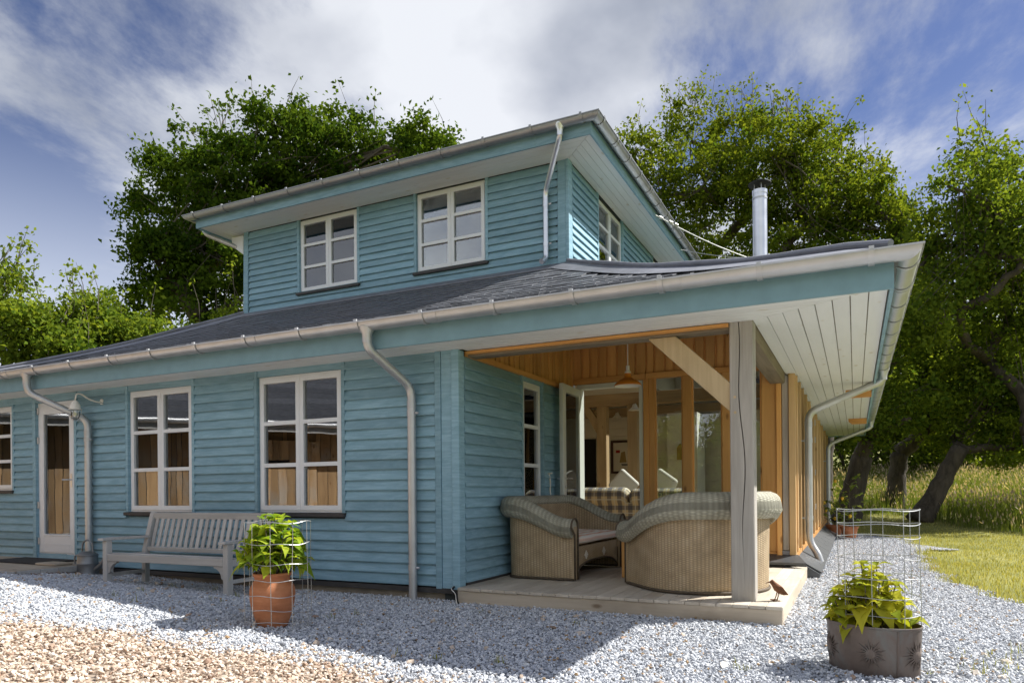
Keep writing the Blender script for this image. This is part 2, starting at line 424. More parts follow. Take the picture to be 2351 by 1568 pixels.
MT['turf'] = leafmat('turf_blade', (0.190, 0.220, 0.050, 1), (0.56, 0.52, 0.22, 1), 0.35, 0.03)
MT['lemon'] = plain('lemon_skin', (0.75, 0.47, 0.03, 1), 0.45, var=0.08)
MT['deadleaf'] = plain('dead_leaf', (0.16, 0.085, 0.035, 1), 0.85, var=0.4)

# ------------------------------------------------------------------ geometry helpers
class MB:
    def __init__(s): s.v = []; s.f = []; s.uv = None
    def add(s, vs, fs):
        o = len(s.v); s.v += [tuple(p) for p in vs]; s.f += [tuple(i + o for i in f) for f in fs]; return s
    def box(s, x0, x1, y0, y1, z0, z1):
        return s.add([(x0, y0, z0), (x1, y0, z0), (x1, y1, z0), (x0, y1, z0), (x0, y0, z1), (x1, y0, z1), (x1, y1, z1), (x0, y1, z1)],
                     [(3, 2, 1, 0), (4, 5, 6, 7), (0, 1, 5, 4), (1, 2, 6, 5), (2, 3, 7, 6), (3, 0, 4, 7)])
    def obox(s, M, sx, sy, sz):
        vs = [M @ Vector((a * sx / 2, b * sy / 2, c * sz / 2)) for c in (-1, 1) for a, b in ((-1, -1), (1, -1), (1, 1), (-1, 1))]
        return s.add(vs, [(3, 2, 1, 0), (4, 5, 6, 7), (0, 1, 5, 4), (1, 2, 6, 5), (2, 3, 7, 6), (3, 0, 4, 7)])
    def bar(s, a, b, w, t, up=(0, 0, 1)):
        a, b = Vector(a), Vector(b); d = b - a; L = d.length; d.normalize()
        up = Vector(up); sd = d.cross(up)
        if sd.length < 1e-4: sd = d.cross(Vector((0, 1, 0)))
        sd.normalize(); u = sd.cross(d)
        M = Matrix((d, sd, u)).transposed().to_4x4(); M.translation = (a + b) / 2
        return s.obox(M, L, w, t)
    def tube(s, pts, r, n=8, cap=True, flat=1.0):
        pts = [Vector(p) for p in pts]; K = len(pts)
        rs = [r] * K if not hasattr(r, '__len__') else r
        o = len(s.v); prev = None
        for i, p in enumerate(pts):
            t = (pts[min(i + 1, K - 1)] - pts[max(i - 1, 0)])
            if t.length < 1e-9: t = Vector((0, 0, 1))
            t.normalize()
            if prev is None:
                a = t.cross(Vector((0, 0, 1)))
                if a.length < 0.05: a = t.cross(Vector((0, 1, 0)))
            else: a = prev - t * prev.dot(t)
            a.normalize(); prev = a; b = t.cross(a)
            for j in range(n):
                an = 2 * PI * j / n
                s.v.append(tuple(p + (a * math.cos(an) + b * math.sin(an) * flat) * rs[i]))
        for i in range(K - 1):
            for j in range(n):
                q = o + i * n + j; q2 = o + i * n + (j + 1) % n
                s.f.append((q, q2, q2 + n, q + n))
        if cap:
            s.f.append(tuple(o + j for j in range(n))[::-1]); s.f.append(tuple(o + (K - 1) * n + j for j in range(n)))
        return s
    def lathe(s, prof, n=24, c=(0, 0, 0), sx=1.0, sy=1.0):
        o = len(s.v)
        for r, z in prof:
            for j in range(n):
                a = 2 * PI * j / n
                s.v.append((c[0] + r * sx * math.cos(a), c[1] + r * sy * math.sin(a), c[2] + z))
        for i in range(len(prof) - 1):
            for j in range(n):
                q = o + i * n + j; q2 = o + i * n + (j + 1) % n
                s.f.append((q, q2, q2 + n, q + n))
        return s
    def prism(s, poly, fn0, fn1):
        """poly: list of 2D points; fn0/fn1 map a point to 3D at either end."""
        n = len(poly); a = [fn0(p) for p in poly]; b = [fn1(p) for p in poly]
        return s.add(a + b, [tuple(range(n))[::-1], tuple(range(n, 2 * n))] + [(i, (i + 1) % n, n + (i + 1) % n, n + i) for i in range(n)])
    def mesh(s, name, mat, smooth=False, bevel=0.0):
        me = bpy.data.meshes.new(name); me.from_pydata(s.v, [], s.f)
        bm = bmesh.new(); bm.from_mesh(me)
        bmesh.ops.recalc_face_normals(bm, faces=bm.faces)
        if bevel: bmesh.ops.bevel(bm, geom=list(bm.edges), offset=bevel, segments=1, profile=0.5, affect='EDGES')
        bm.to_mesh(me); bm.free()
        if smooth:
            me.polygons.foreach_set('use_smooth', [True] * len(me.polygons))
            if smooth == 'auto': me.set_sharp_from_angle(angle=R_(38))
        if mat: me.materials.append(mat)
        return me
    def build(s, name, mat, parent=None, smooth=False, bevel=0.0, M=None):
        return inst(name, s.mesh(name, mat, smooth, bevel), parent, M)

def inst(name, me, parent=None, M=None):
    o = bpy.data.objects.new(name, me); COL.objects.link(o)
    if parent: o.parent = parent
    if M is not None: o.matrix_basis = M
    return o
def tag(o, label=None, cat=None, group=None, kind=None):
    if label: o['label'] = label
    if cat: o['category'] = cat
    if group: o['group'] = group
    if kind: o['kind'] = kind
    return o
def thing(name, label, cat, loc=(0, 0, 0), rz=0.0, group=None):
    o = bpy.data.objects.new(name, None); COL.objects.link(o)
    o.location = loc; o.rotation_euler = (0, 0, rz); o.empty_display_size = 0.2
    return tag(o, label, cat, group)
def T(x=0, y=0, z=0): return Matrix.Translation((x, y, z))
def RZ(a): return Matrix.Rotation(a, 4, 'Z')
def SCL(x, y, z): return Matrix.Diagonal((x, y, z, 1))
def fillet(pts, r, n=6):
    pts = [Vector(p) for p in pts]; out = [pts[0]]
    for i in range(1, len(pts) - 1):
        p, a, b = pts[i], pts[i - 1], pts[i + 1]
        da, db = (a - p), (b - p); q = min(r, da.length * 0.48, db.length * 0.48)
        A = p + da.normalized() * q; B = p + db.normalized() * q
        for j in range(n + 1):
            t = j / n; out.append(A * (1 - t) ** 2 + p * 2 * t * (1 - t) + B * t * t)
    out.append(pts[-1]); return out
def lerp(a, b, t): return a + (b - a) * t
def sstep(a, b, x):
    t = min(1, max(0, (x - a) / (b - a))); return t * t * (3 - 2 * t)

# ------------------------------------------------------------------ ground
def ground_z(x, y):
    g = -0.145 + min(0.32, max(0.0, 0.065 * (0.9 - x))) * min(1, max(0, (-y - 0.3) / 1.9)) + 0.06 * sstep(-3.2, -5.0, x) * sstep(-1.4, -0.5, y)
    d = max(0.0, y - 13.0)
    g += 0.085 * d + 0.0022 * min(d, 60) ** 2 * 0.35
    d2 = max(0.0, -y - 14)
    g += 0.06 * d2
    d3 = max(0.0, x - 9.0)
    g += 0.05 * min(d3, 30)
    d4 = max(0.0, -x - 12)
    g += 0.06 * min(d4, 40)
    return g
def lawn_edge(y):
    # x of the border between the grey stones and the lawn
    return float(np.interp(y, [-7, -3, 0, 1.7, 2.6, 3.5, 5, 6.8, 8.6, 10.5, 13], [9.5, 7.6, 5.55, 4.80, 4.50, 4.33, 4.30, 4.34, 4.40, 4.3, 3.2])) + 0.06 * math.sin(y * 5.1) + 0.04 * math.sin(y * 13.0)
def drive_edge(x):
    # y of the border between the grey stones and the tan driveway
    return float(np.interp(x, [-14, -6.5, -3.3, -2.1, -1.0, 0.0, 0.65, 1.3, 1.9, 2.6, 4.5, 9], [-2.9, -3.0, -3.0, -2.93, -2.72, -2.53, -2.49, -2.54, -2.72, -3.2, -4.6, -7])) + 0.05 * math.sin(x * 4.3) + 0.03 * math.sin(x * 11)

def ground_mat():
    M = Mat('earth_and_turf'); M.set(Roughness=0.95)
    f = M.noise(M.pos((0.6, 0.6, 0.6), 0), 1, 6, 0.65)
    f2 = M.noise(M.pos((16, 16, 16), 0), 1, 4, 0.6)
    c = M.ramp(f, [(0.32, (0.135, 0.155, 0.034, 1)), (0.55, (0.32, 0.31, 0.075, 1)), (0.75, (0.42, 0.38, 0.13, 1))])
    M.color(M.mix(M.math('MULTIPLY', f2, 0.6), c, (0.085, 0.10, 0.024, 1)))
    M.bump(f2, 0.5, 0.03); return M.m
MT['earth'] = ground_mat()
def grid_sheet(name, xs, ys, zf, mat, keep=None, parent=None):
    vs = [(x, y, zf(x, y)) for y in ys for x in xs]; W = len(xs)
    fs = [(j * W + i, j * W + i + 1, (j + 1) * W + i + 1, (j + 1) * W + i) for j in range(len(ys) - 1) for i in range(W - 1)
          if keep is None or keep((xs[i] + xs[i + 1]) / 2, (ys[j] + ys[j + 1]) / 2)]
    me = bpy.data.meshes.new(name); me.from_pydata(vs, [], fs); me.materials.append(mat)
    me.polygons.foreach_set('use_smooth', [True] * len(fs))
    bm = bmesh.new(); bm.from_mesh(me); bmesh.ops.delete(bm, geom=[v for v in bm.verts if not v.link_faces], context='VERTS'); bm.to_mesh(me); bm.free()
    return inst(name, me, parent)
def uneven(*segs):
    out = []
    for a, b, s in segs: out += list(np.arange(a, b, s))
    return out
xs = uneven((-320, -40, 20), (-40, -12, 3), (-12, 10, 0.5), (10, 40, 3), (40, 321, 20))
ys = uneven((-320, -40, 20), (-40, -14, 3), (-14, 16, 0.5), (16, 60, 2), (60, 321, 20))
ground = grid_sheet('ground', xs, ys, lambda x, y: ground_z(x, y) - 0.03, MT['earth'])
tag(ground, kind='structure')
MT['bed_grey'] = plain('grey_gravel_bed', (0.36, 0.37, 0.39, 1), 0.95, var=0.35, scale=45)
MT['bed_tan'] = plain('tan_gravel_bed', (0.34, 0.275, 0.215, 1), 0.95, var=0.35, scale=40)
xs = list(np.arange(-12, 10, 0.1)); ys = list(np.arange(-8, 13, 0.1))
def in_house(x, y): return -8.7 < x < 2.7 and y > 0.1
bedg = grid_sheet('gravel_path', xs, ys, lambda x, y: ground_z(x, y) - 0.016, MT['bed_grey'],
                  lambda x, y: x < lawn_edge(y) and y > drive_edge(x) - 0.1 and y < 12.4 and not in_house(x, y))
tag(bedg, kind='structure')
ys = list(np.arange(-13, -1.5, 0.1))
bedt = grid_sheet('driveway', xs, ys, lambda x, y: ground_z(x, y) - 0.012, MT['bed_tan'], lambda x, y: y < drive_edge(x) and x < 7)
tag(bedt, kind='structure')

# gravel: loose stones scattered by geometry nodes
def scatter(name, pts, sizes, mat, label, cat, seed, sub=1, flat=0.62):
    me = bpy.data.meshes.new(name); n = len(pts)
    me.vertices.add(n); me.vertices.foreach_set('co', np.asarray(pts, np.float32).ravel())
    a = me.attributes.new('rot', 'FLOAT_VECTOR', 'POINT')
    rng = np.random.default_rng(seed)
    rot = np.stack([rng.normal(0, 0.45, n), rng.normal(0, 0.45, n), rng.uniform(0, 6.28, n)], 1)
    a.data.foreach_set('vector', rot.astype(np.float32).ravel())
    b = me.attributes.new('siz', 'FLOAT_VECTOR', 'POINT')
    sz = np.asarray(sizes)[:, None] * np.stack([rng.uniform(0.75, 1.35, n), rng.uniform(0.65, 1.05, n), rng.uniform(0.8, 1.2, n) * flat], 1)
    b.data.foreach_set('vector', sz.astype(np.float32).ravel())
    c = me.attributes.new('kindno', 'INT', 'POINT'); c.data.foreach_set('value', rng.integers(0, 3, n).astype(np.int32))
    me.update()
    o = inst(name, me)
    ng = bpy.data.node_groups.new(name + '_nodes', 'GeometryNodeTree')
    ng.interface.new_socket('Geometry', in_out='INPUT', socket_type='NodeSocketGeometry')
    ng.interface.new_socket('Geometry', in_out='OUTPUT', socket_type='NodeSocketGeometry')
    nd, lk = ng.nodes, ng.links
    gi = nd.new('NodeGroupInput'); go = nd.new('NodeGroupOutput'); jn = nd.new('GeometryNodeJoinGeometry')
    def named(nm, ty):
        q = nd.new('GeometryNodeInputNamedAttribute'); q.data_type = ty; q.inputs['Name'].default_value = nm; return q.outputs['Attribute']
    ro = named('rot', 'FLOAT_VECTOR'); si = named('siz', 'FLOAT_VECTOR'); kn = named('kindno', 'INT')
    e2r = nd.new('FunctionNodeEulerToRotation'); lk.new(ro, e2r.inputs[0])
    for v in range(3):
        ico = nd.new('GeometryNodeMeshIcoSphere'); ico.inputs['Radius'].default_value = 0.5; ico.inputs['Subdivisions'].default_value = sub
        sp = nd.new('GeometryNodeSetPosition'); nt = nd.new('ShaderNodeTexNoise'); nt.noise_dimensions = '4D'
        nt.inputs['W'].default_value = v * 7.3 + seed; nt.inputs['Scale'].default_value = 1.7; nt.inputs['Detail'].default_value = 1
        vm = nd.new('ShaderNodeVectorMath'); vm.operation = 'SUBTRACT'; vm.inputs[1].default_value = (0.5, 0.5, 0.5)
        vs = nd.new('ShaderNodeVectorMath'); vs.operation = 'SCALE'; vs.inputs['Scale'].default_value = 1.15
        lk.new(nt.outputs['Color'], vm.inputs[0]); lk.new(vm.outputs[0], vs.inputs[0]); lk.new(vs.outputs[0], sp.inputs['Offset'])
        lk.new(ico.outputs['Mesh'], sp.inputs['Geometry'])
        sm = nd.new('GeometryNodeSetMaterial'); sm.inputs['Material'].default_value = mat; lk.new(sp.outputs[0], sm.inputs[0])
        eq = nd.new('FunctionNodeCompare'); eq.data_type = 'INT'; eq.operation = 'EQUAL'
        lk.new(kn, eq.inputs[2]); eq.inputs[3].default_value = v
        ip = nd.new('GeometryNodeInstanceOnPoints')
        lk.new(gi.outputs[0], ip.inputs['Points']); lk.new(eq.outputs[0], ip.inputs['Selection']); lk.new(sm.outputs[0], ip.inputs['Instance'])
        lk.new(e2r.outputs[0], ip.inputs['Rotation']); lk.new(si, ip.inputs['Scale'])
        lk.new(ip.outputs[0], jn.inputs[0])
    lk.new(jn.outputs[0], go.inputs[0])
    md = o.modifiers.new('scatter', 'NODES'); md.node_group = ng
    me.materials.append(mat)
    return tag(o, label, cat, kind='stuff')

def gpoints(n, x0, x1, y0, y1, ok, jz=0.006):
    X = RNG.uniform(x0, x1, n); Y = RNG.uniform(y0, y1, n); out = []
    for x, y in zip(X, Y):
        if ok(x, y): out.append((x, y, ground_z(x, y) + RNG.normal(0, jz)))
    return out
MT['stone_grey'] = stonemat('grey_stone', [(0.0, (0.33, 0.35, 0.385, 1)), (0.35, (0.49, 0.51, 0.55, 1)), (0.75, (0.61, 0.63, 0.66, 1)), (0.955, (0.76, 0.77, 0.78, 1)), (0.97, (0.34, 0.22, 0.12, 1)), (1.0, (0.42, 0.29, 0.16, 1))])
MT['stone_tan'] = stonemat('tan_stone', [(0.0, (0.32, 0.215, 0.155, 1)), (0.25, (0.50, 0.39, 0.30, 1)), (0.7, (0.61, 0.505, 0.41, 1)), (0.93, (0.72, 0.64, 0.55, 1)), (1.0, (0.82, 0.77, 0.70, 1))])
def grey_ok(x, y):
    e = drive_edge(x)
    if y < e - 0.25 or (y < e + 0.12 and random.random() > sstep(e - 0.25, e + 0.12, y)): return False
    L = lawn_edge(y)
    if x > L - 0.04 + 0.16 * random.random(): return False
    if in_house(x, y) or (0.0 < x < 2.88 and -0.05 < y < 3.1): return False
    return True
gp = gpoints(175000, -8.0, 4.3, -3.6, 0.05, grey_ok) + gpoints(52000, 2.7, 5.4, 0.0, 4.0, grey_ok) + gpoints(34000, 2.7, 4.7, 4.0, 12.4, grey_ok) + gpoints(38000, 4.0, 7.5, -4.0, 1.0, grey_ok)
gs = [random.uniform(0.013, 0.027) * (1.35 if random.random() < 0.07 else 1) for _ in gp]
scatter('grey_gravel', gp, gs, MT['stone_grey'], 'loose grey stone chippings round the house', 'gravel', 3)
def tan_ok(x, y):
    e = drive_edge(x)
    return y < e - 0.12 + 0.35 * random.random() ** 2 and x < 6
tp = gpoints(100000, -9.5, 3.6, -5.6, -2.0, tan_ok)
ts = [random.uniform(0.012, 0.031) * (1.5 if random.random() < 0.04 else 1) for _ in tp]
scatter('tan_gravel', tp, ts, MT['stone_tan'], 'loose tan gravel of the driveway', 'gravel', 5)
# gravel tongue reaching into the lawn
xs_ = [(4.30 + 0.60 * t + random.gauss(0, 0.05), 8.75 - 0.55 * t + random.gauss(0, 0.42 * (1 - t) ** 1.5 + 0.03)) for t in RNG.uniform(0, 1, 2600)]
scatter('gravel_strip', [(x, y, ground_z(x, y)) for x, y in xs_], [random.uniform(0.02, 0.034) for _ in xs_], MT['stone_grey'], 'thin tongue of grey stones running out into the lawn', 'gravel', 8)
# a few bigger tan stones strayed into the grey
rp = gpoints(150, -6, 4.6, -2.4, -0.3, grey_ok)
scatter('stray_stones', [(x, y, z + 0.008) for x, y, z in rp], [random.uniform(0.035, 0.06) for _ in rp], MT['stone_tan'], 'stray brown stones lying among the grey chippings', 'stone', 12)

# ------------------------------------------------------------------ the house
house = thing('house', 'two-storey blue-green weatherboarded house with slate roof and corner terrace', 'house')
EX = 0.104                       # exposed height of one weatherboard
ub = MB(); ub.prism([(0.0, 0.0), (-0.014, 0.003), (-0.046, -0.004), (-0.048, 0.004), (-0.012, EX + 0.014), (0.006, EX + 0.016)], lambda p: (0, p[0], p[1]), lambda p: (1, p[0], p[1]))
BOARD = ub.mesh('weatherboard', MT['teal'])

def wall_cells(mb, M, u0, u1, z0, z1, ops, d0, d1):
    us = sorted({u0, u1, *[o[0] for o in ops], *[o[1] for o in ops]}); us = [u for u in us if u0 <= u <= u1]
    zs = sorted({z0, z1, *[o[2] for o in ops], *[o[3] for o in ops]}); zs = [z for z in zs if z0 <= z <= z1]
    for a, b in zip(us, us[1:]):
        run = None
        for c, d in zip(zs, zs[1:]):
            hole = any(o[0] <= (a + b) / 2 <= o[1] and o[2] <= (c + d) / 2 <= o[3] for o in ops)
            if not hole: mb.obox(M @ T((a + b) / 2, (d0 + d1) / 2, (c + d) / 2), b - a, d1 - d0, d - c)
def clad(M, u0, u1, z0, z1, ops, wall_u=None, wall_z=None, inner=None, joints=True):
    """A sheathed wall with its own boards. M maps (u, -out, z) to the house."""
    wu = wall_u or (u0, u1); wz = wall_z or (z0, z1)
    mb = MB(); wall_cells(mb, M, wu[0], wu[1], wz[0], wz[1], ops, 0.008, 0.16)
    w = mb.build('wall', inner or MT['sheath'], house)
    n = int(round((z1 - z0) / EX))
    for i in range(n):
        zb = z0 + i * EX; iv = [(u0, u1)]
        for o in ops:
            if min(zb + EX, o[3] + 0.05) - max(zb, o[2] - 0.02) > EX * 0.4:
                nv = []
                for a, b in iv:
                    oa, ob = o[0] - 0.045, o[1] + 0.045
                    if ob <= a or oa >= b: nv.append((a, b)); continue
                    if oa - a > 0.02: nv.append((a, oa))
                    if b - ob > 0.02: nv.append((ob, b))
                iv = nv
        fin = []
        for a, b in iv:
            if joints and b - a > 4.3:
                c = lerp(a, b, 0.5 + 0.28 * math.sin(i * 2.4 + a)); fin += [(a, c - 0.001), (c + 0.001, b)]
            else: fin.append((a, b))
        for a, b in fin:
            inst('weatherboard', BOARD, w, M @ T(a, random.uniform(-0.002, 0.002), zb + random.uniform(-0.0025, 0.0025)) @ Matrix.Rotation(random.uniform(-0.0008, 0.0008), 4, 'Y') @ SCL(b - a, 1, 1))
    return w

def pane_mesh(w, h): return MB().box(-w / 2, w / 2, -0.003, 0.003, -h / 2, h / 2)
def window(M, w, h, cols=2, rows=3, sill=True, name='window', head=True):
    """M puts the window's lower left outer corner; x along the wall, -y outwards."""
    mb = MB(); fr = 0.022
    mb.box(0, fr, 0.0, 0.09, 0, h).box(w - fr, w, 0.0, 0.09, 0, h).box(fr, w - fr, 0.0, 0.09, h - fr, h).box(fr, w - fr, 0.0, 0.09, 0, fr)
    o = mb.build(name, MT['white'], house, M=M)
    cw = (w - 2 * fr) / cols; st = 0.052; tr = 0.042
    for c in range(cols):
        x0 = fr + c * cw + 0.002; x1 = x0 + cw - 0.004; z0 = fr + 0.002; z1 = h - fr - 0.002
        s = MB().box(x0, x0 + st, -0.012, 0.05, z0, z1).box(x1 - st, x1, -0.012, 0.05, z0, z1)
        s.box(x0 + st, x1 - st, -0.012, 0.05, z0, z0 + st).box(x0 + st, x1 - st, -0.012, 0.05, z1 - st, z1)
        gh = (z1 - z0 - 2 * st - (rows - 1) * tr) / rows
        for r in range(1, rows):
            zz = z0 + st + r * gh + (r - 1) * tr
            s.box(x0 + st, x1 - st, -0.010, 0.045, zz, zz + tr)
        s.build('sash', MT['white'], o)
        for r in range(rows):
            zc_ = z0 + st + gh / 2 + r * (gh + tr)
            tilt = Matrix.Rotation(random.uniform(-0.004, 0.004), 4, 'Z') @ Matrix.Rotation(random.uniform(-0.003, 0.003), 4, 'X')
            pane_mesh(x1 - x0 - 2 * st + 0.01, gh + 0.01).build('pane', MT['glass'], o, M=T((x0 + x1) / 2, 0.02, zc_) @ tilt)
    if sill:
        MB().box(-0.05, w + 0.05, -0.075, 0.06, -0.045, -0.004).build('window_sill', MT['darkslate'], o, bevel=0.004)
    # painted trims down both sides and across the head
    for xa, xb in ((-0.045, -0.003), (w + 0.003, w + 0.045)):
        MB().box(xa, xb, -0.040, 0.02, -0.002, h + 0.07).build('window_trim', MT['teal'], o)
    if head: MB().box(-0.002, w + 0.002, -0.028, 0.02, h + 0.003, h + 0.075).build('window_trim', MT['teal'], o)
    return o

S_Z = 2.27                      # underside of the lower eaves
# ---- front wall
wins = [(-8.33, -7.20, 0.985, 2.165), (-4.745, -3.612, 0.695, 2.195), (-2.565, -1.383, 0.70, 2.20)]
door = (-6.64, -5.815, 0.113, 2.165)
ops = [(a, b, c, d) for a, b, c, d in wins] + [door]
front = clad(Matrix.Identity(4), -8.70, -0.235, 0.0, 2.29, ops, wall_u=(-8.75, -0.02), wall_z=(-0.02, 2.5))
for a, b, c, d in wins: window(T(a, 0, c), b - a, d - c)
# narrow tail boards above door
MB().box(door[0] - 0.002, door[1] + 0.002, -0.028, 0.02, door[3] + 0.003, 2.27).box(door[0] - 0.07, door[0] - 0.003, -0.045, 0.02, 0.0, 2.27).box(door[1] + 0.003, door[1] + 0.05, -0.040, 0.02, 0.0, 2.27).build('door_trim', MT['teal'], house)
# ---- front door
w_, h_ = door[1] - door[0], door[3] - door[2]
dm = MB().box(0, 0.04, -0.005, 0.09, 0, h_).box(w_ - 0.04, w_, -0.005, 0.09, 0, h_).box(0.04, w_ - 0.04, -0.005, 0.09, h_ - 0.045, h_).box(0.04, w_ - 0.04, -0.005, 0.09, 0, 0.02)
dr = dm.build('door', MT['white'], house, M=T(door[0], 0, door[2]))
lf = MB().box(0.043, 0.135, -0.018, 0.04, 0.023, h_ - 0.048).box(w_ - 0.135, w_ - 0.043, -0.018, 0.04, 0.023, h_ - 0.048)
lf.box(0.135, w_ - 0.135, -0.018, 0.04, h_ - 0.16, h_ - 0.048).box(0.135, w_ - 0.135, -0.018, 0.04, 0.023, 0.27).box(0.135, w_ - 0.135, -0.026, -0.018, 0.25, 0.268).box(0.12, w_ - 0.12, -0.022, -0.0181, 0.13, 0.136)
lf.build('door_leaf', MT['white'], dr, bevel=0.003)
pane_mesh(w_ - 0.265, h_ - 0.42).build('pane', MT['glass'], dr, M=T(w_ / 2, 0.01, 0.27 + (h_ - 0.43) / 2))
MB().tube(fillet([(w_ - 0.09, -0.02, 1.0), (w_ - 0.09, -0.07, 1.0), (w_ - 0.20, -0.07, 1.0)], 0.02), 0.009).box(w_ - 0.105, w_ - 0.075, -0.024, -0.0182, 0.9, 1.08).build('handle', MT['steel'], dr, smooth='auto')
for zz in (0.13, 0.62, 1.5, 1.9):
    MB().tube([(0.02, -0.022, zz), (0.02, -0.022, zz + 0.09)], 0.012).box(0.0, 0.045, -0.021, -0.0185, zz + 0.01, zz + 0.08).build('hinge', MT['zinc'], dr)
# ---- outer corner of the front wall
MB().box(-0.232, -0.165, -0.050, 0.02, -0.03, 2.27).build('corner_board', MT['teal'], house, bevel=0.004)
MB().box(-0.163, -0.045, -0.040, 0.02, -0.03, 2.27).build('corner_board', MT['teal'], house, bevel=0.004)
MB().box(-0.043, 0.040, -0.055, 0.06, -0.03, 2.27).build('corner_board', MT['teal'], house, bevel=0.006)
# ---- plinth
MB().box(-8.74, -0.02, 0.006, 0.15, -0.40, -0.075).build('plinth', MT['concrete'], house)
MB().box(-8.76, 0.02, -0.045, 0.12, -0.072, -0.022).build('damp_course', MT['darkslate'], house)
# ---- recess wall beside the terrace, running back from the corner
YR = 3.10
MR = RZ(PI / 2)                 # local x -> +y, outwards (-y) -> +x
rw = (1.42, 1.975, 0.70, 2.18)
clad(MR, 0.07, YR - 0.02, 0.03, 2.21, [rw], wall_u=(0.0, YR + 0.1), wall_z=(-0.4, 2.5), joints=False)
window(MR @ T(rw[0], 0, rw[2]), rw[1] - rw[0], rw[3] - rw[2], 1, 3, head=True)
MB().box(-0.02, 0.045, 0.08, YR - 0.04, -0.04, 0.025).build('damp_course', MT['darkslate'], house)
cap = MB().box(0.02, 0.06, 0.10, YR - 0.02, 2.225, 2.275).build('cladding_rail', MT['fir_y'], house)
# vertical fir boards above, on the recess wall and on the wall behind the terrace
def vboards(M, u0, u1, z0, z1f, w=0.125, gap=0.028):
    base = MB().prism([(u0, z0), (u1, z0), (u1, z1f(u1)), ((u0 + u1) / 2, z1f((u0 + u1) / 2)), (u0, z1f(u0))], lambda p: M @ Vector((p[0], 0.015, p[1])), lambda p: M @ Vector((p[0], 0.045, p[1]))).build('cladding', MT['fir'], house)
    u = u0; i = 0
    while u < u1 - 0.03:
        ww = min(w * random.uniform(0.85, 1.15), u1 - u)
        z1 = min(z1f(u), z1f(u + ww)) - 0.01
        MB().box(0, ww - gap, -0.012, 0.014, 0, z1 - z0).build('cladding_board', MT['fir'], base, M=M @ T(u, random.uniform(-0.003, 0.003), z0), bevel=0.003)
        u += ww; i += 1
    return base
def under_roof(s): return 2.465 + 1.455 * s - 0.12 * math.sin(PI * min(1, s)) - 0.15
vboards(MR, 0.30, YR + 0.02, 2.278, lambda u: min(3.6, under_roof((u + 0.62) / 3.55)))
MBK = T(0, YR, 0)
vboards(MBK, 0.015, 2.70, 2.42, lambda u: min(3.6, under_roof((3.8 - u) / 3.8)))

# ---- wall of glass and fir behind the terrace (plane y = YR)
MB().box(0.02, 1.02, YR - 0.03, YR + 0.05, 2.335, 2.418).build('rail', MT['fir_x'], house, bevel=0.004)
MB().box(1.02, 2.72, YR - 0.05, YR + 0.05, 2.345, 2.417).build('rail', MT['fir_x'], house, bevel=0.004)
MB().box(1.02, 2.72, YR - 0.04, YR + 0.05, 0.04, 0.16).build('rail', MT['fir_x'], house, bevel=0.004)
for a, b, dpt in ((0.985, 1.055, 0.05), (1.057, 1.125, 0.035), (1.485, 1.60, 0.045), (1.97, 2.075, 0.045), (2.43, 2.60, 0.035)):
    MB().box(a, b, YR - dpt, YR + 0.07, 0.162, 2.343).build('stud', MT['fir'], house, bevel=0.004)
for a, b in ((1.125, 1.485), (1.60, 1.97), (2.075, 2.43)):
    pane_mesh(b - a + 0.01, 2.19).build('glass_panel', MT['glass_low'], house, M=T((a + b) / 2, YR + 0.02, 1.25))
    MB().box(a, a + 0.018, YR - 0.012, YR + 0.03, 0.162, 2.343).box(b - 0.018, b, YR - 0.012, YR + 0.03, 0.162, 2.343).build('glazing_bead', MT['fir'], house)
MB().box(2.60, 2.655, YR - 0.075, YR + 0.05, 0.10, 2.30).build('stud', MT['fir'], house, bevel=0.004)
MB().box(2.660, 2.735, YR - 0.03, YR + 0.12, 0.18, 2.26).build('corner_post', MT['oak'], house, bevel=0.006)
MB().box(2.738, 2.81, YR - 0.06, YR + 0.02, 0.10, 2.27).build('stud', MT['larch'], house, bevel=0.004)
MB().box(2.655, 2.740, YR - 0.05, YR + 0.02, 0.05, 0.178).build('post_shoe', MT['lead'], house, bevel=0.004)
# french door: grey-white frame and one leaf standing open
fd = MB().box(0.075, 0.125, YR - 0.03, YR + 0.09, 0.03, 2.33).box(0.925, 0.975, YR - 0.03, YR + 0.09, 0.03, 2.33).box(0.125, 0.925, YR - 0.03, YR + 0.09, 2.27, 2.33).box(0.125, 0.925, YR - 0.02, YR + 0.09, 0.03, 0.06)
fdo = fd.build('french_door', MT['cream'], house)
Lw, Lh = 0.76, 2.19
ML = T(0.135, YR - 0.03, 0.065) @ RZ(-PI / 2 + R_(3.0))
l = MB().box(0, 0.09, -0.055, 0, 0, Lh).box(Lw - 0.10, Lw, -0.055, 0, 0, Lh).box(0.09, Lw - 0.10, -0.055, 0, 0, 0.11).box(0.09, Lw - 0.10, -0.055, 0, Lh - 0.10, Lh).box(Lw, Lw + 0.012, -0.03, 0.0, 0, Lh)
leaf = l.build('door_leaf', MT['cream'], fdo, bevel=0.003, M=ML)
pane_mesh(Lw - 0.18, Lh - 0.20).build('pane', MT['glass_low'], fdo, M=ML @ T(Lw / 2, -0.028, Lh / 2))
hd = MB()
for s in (-1, 1):
    y0 = 0.0 if s > 0 else -0.055
    hd.tube(fillet([(Lw - 0.055, y0, 1.0), (Lw - 0.055, y0 + s * 0.055, 1.0), (Lw - 0.17, y0 + s * 0.055, 1.0)], 0.02), 0.0095)
    hd.tube([(Lw - 0.055, y0, 0.90), (Lw - 0.055, y0 + s * 0.01, 0.90)], 0.02)
hd.build('handle', MT['steel'], fdo, smooth='auto', M=ML)

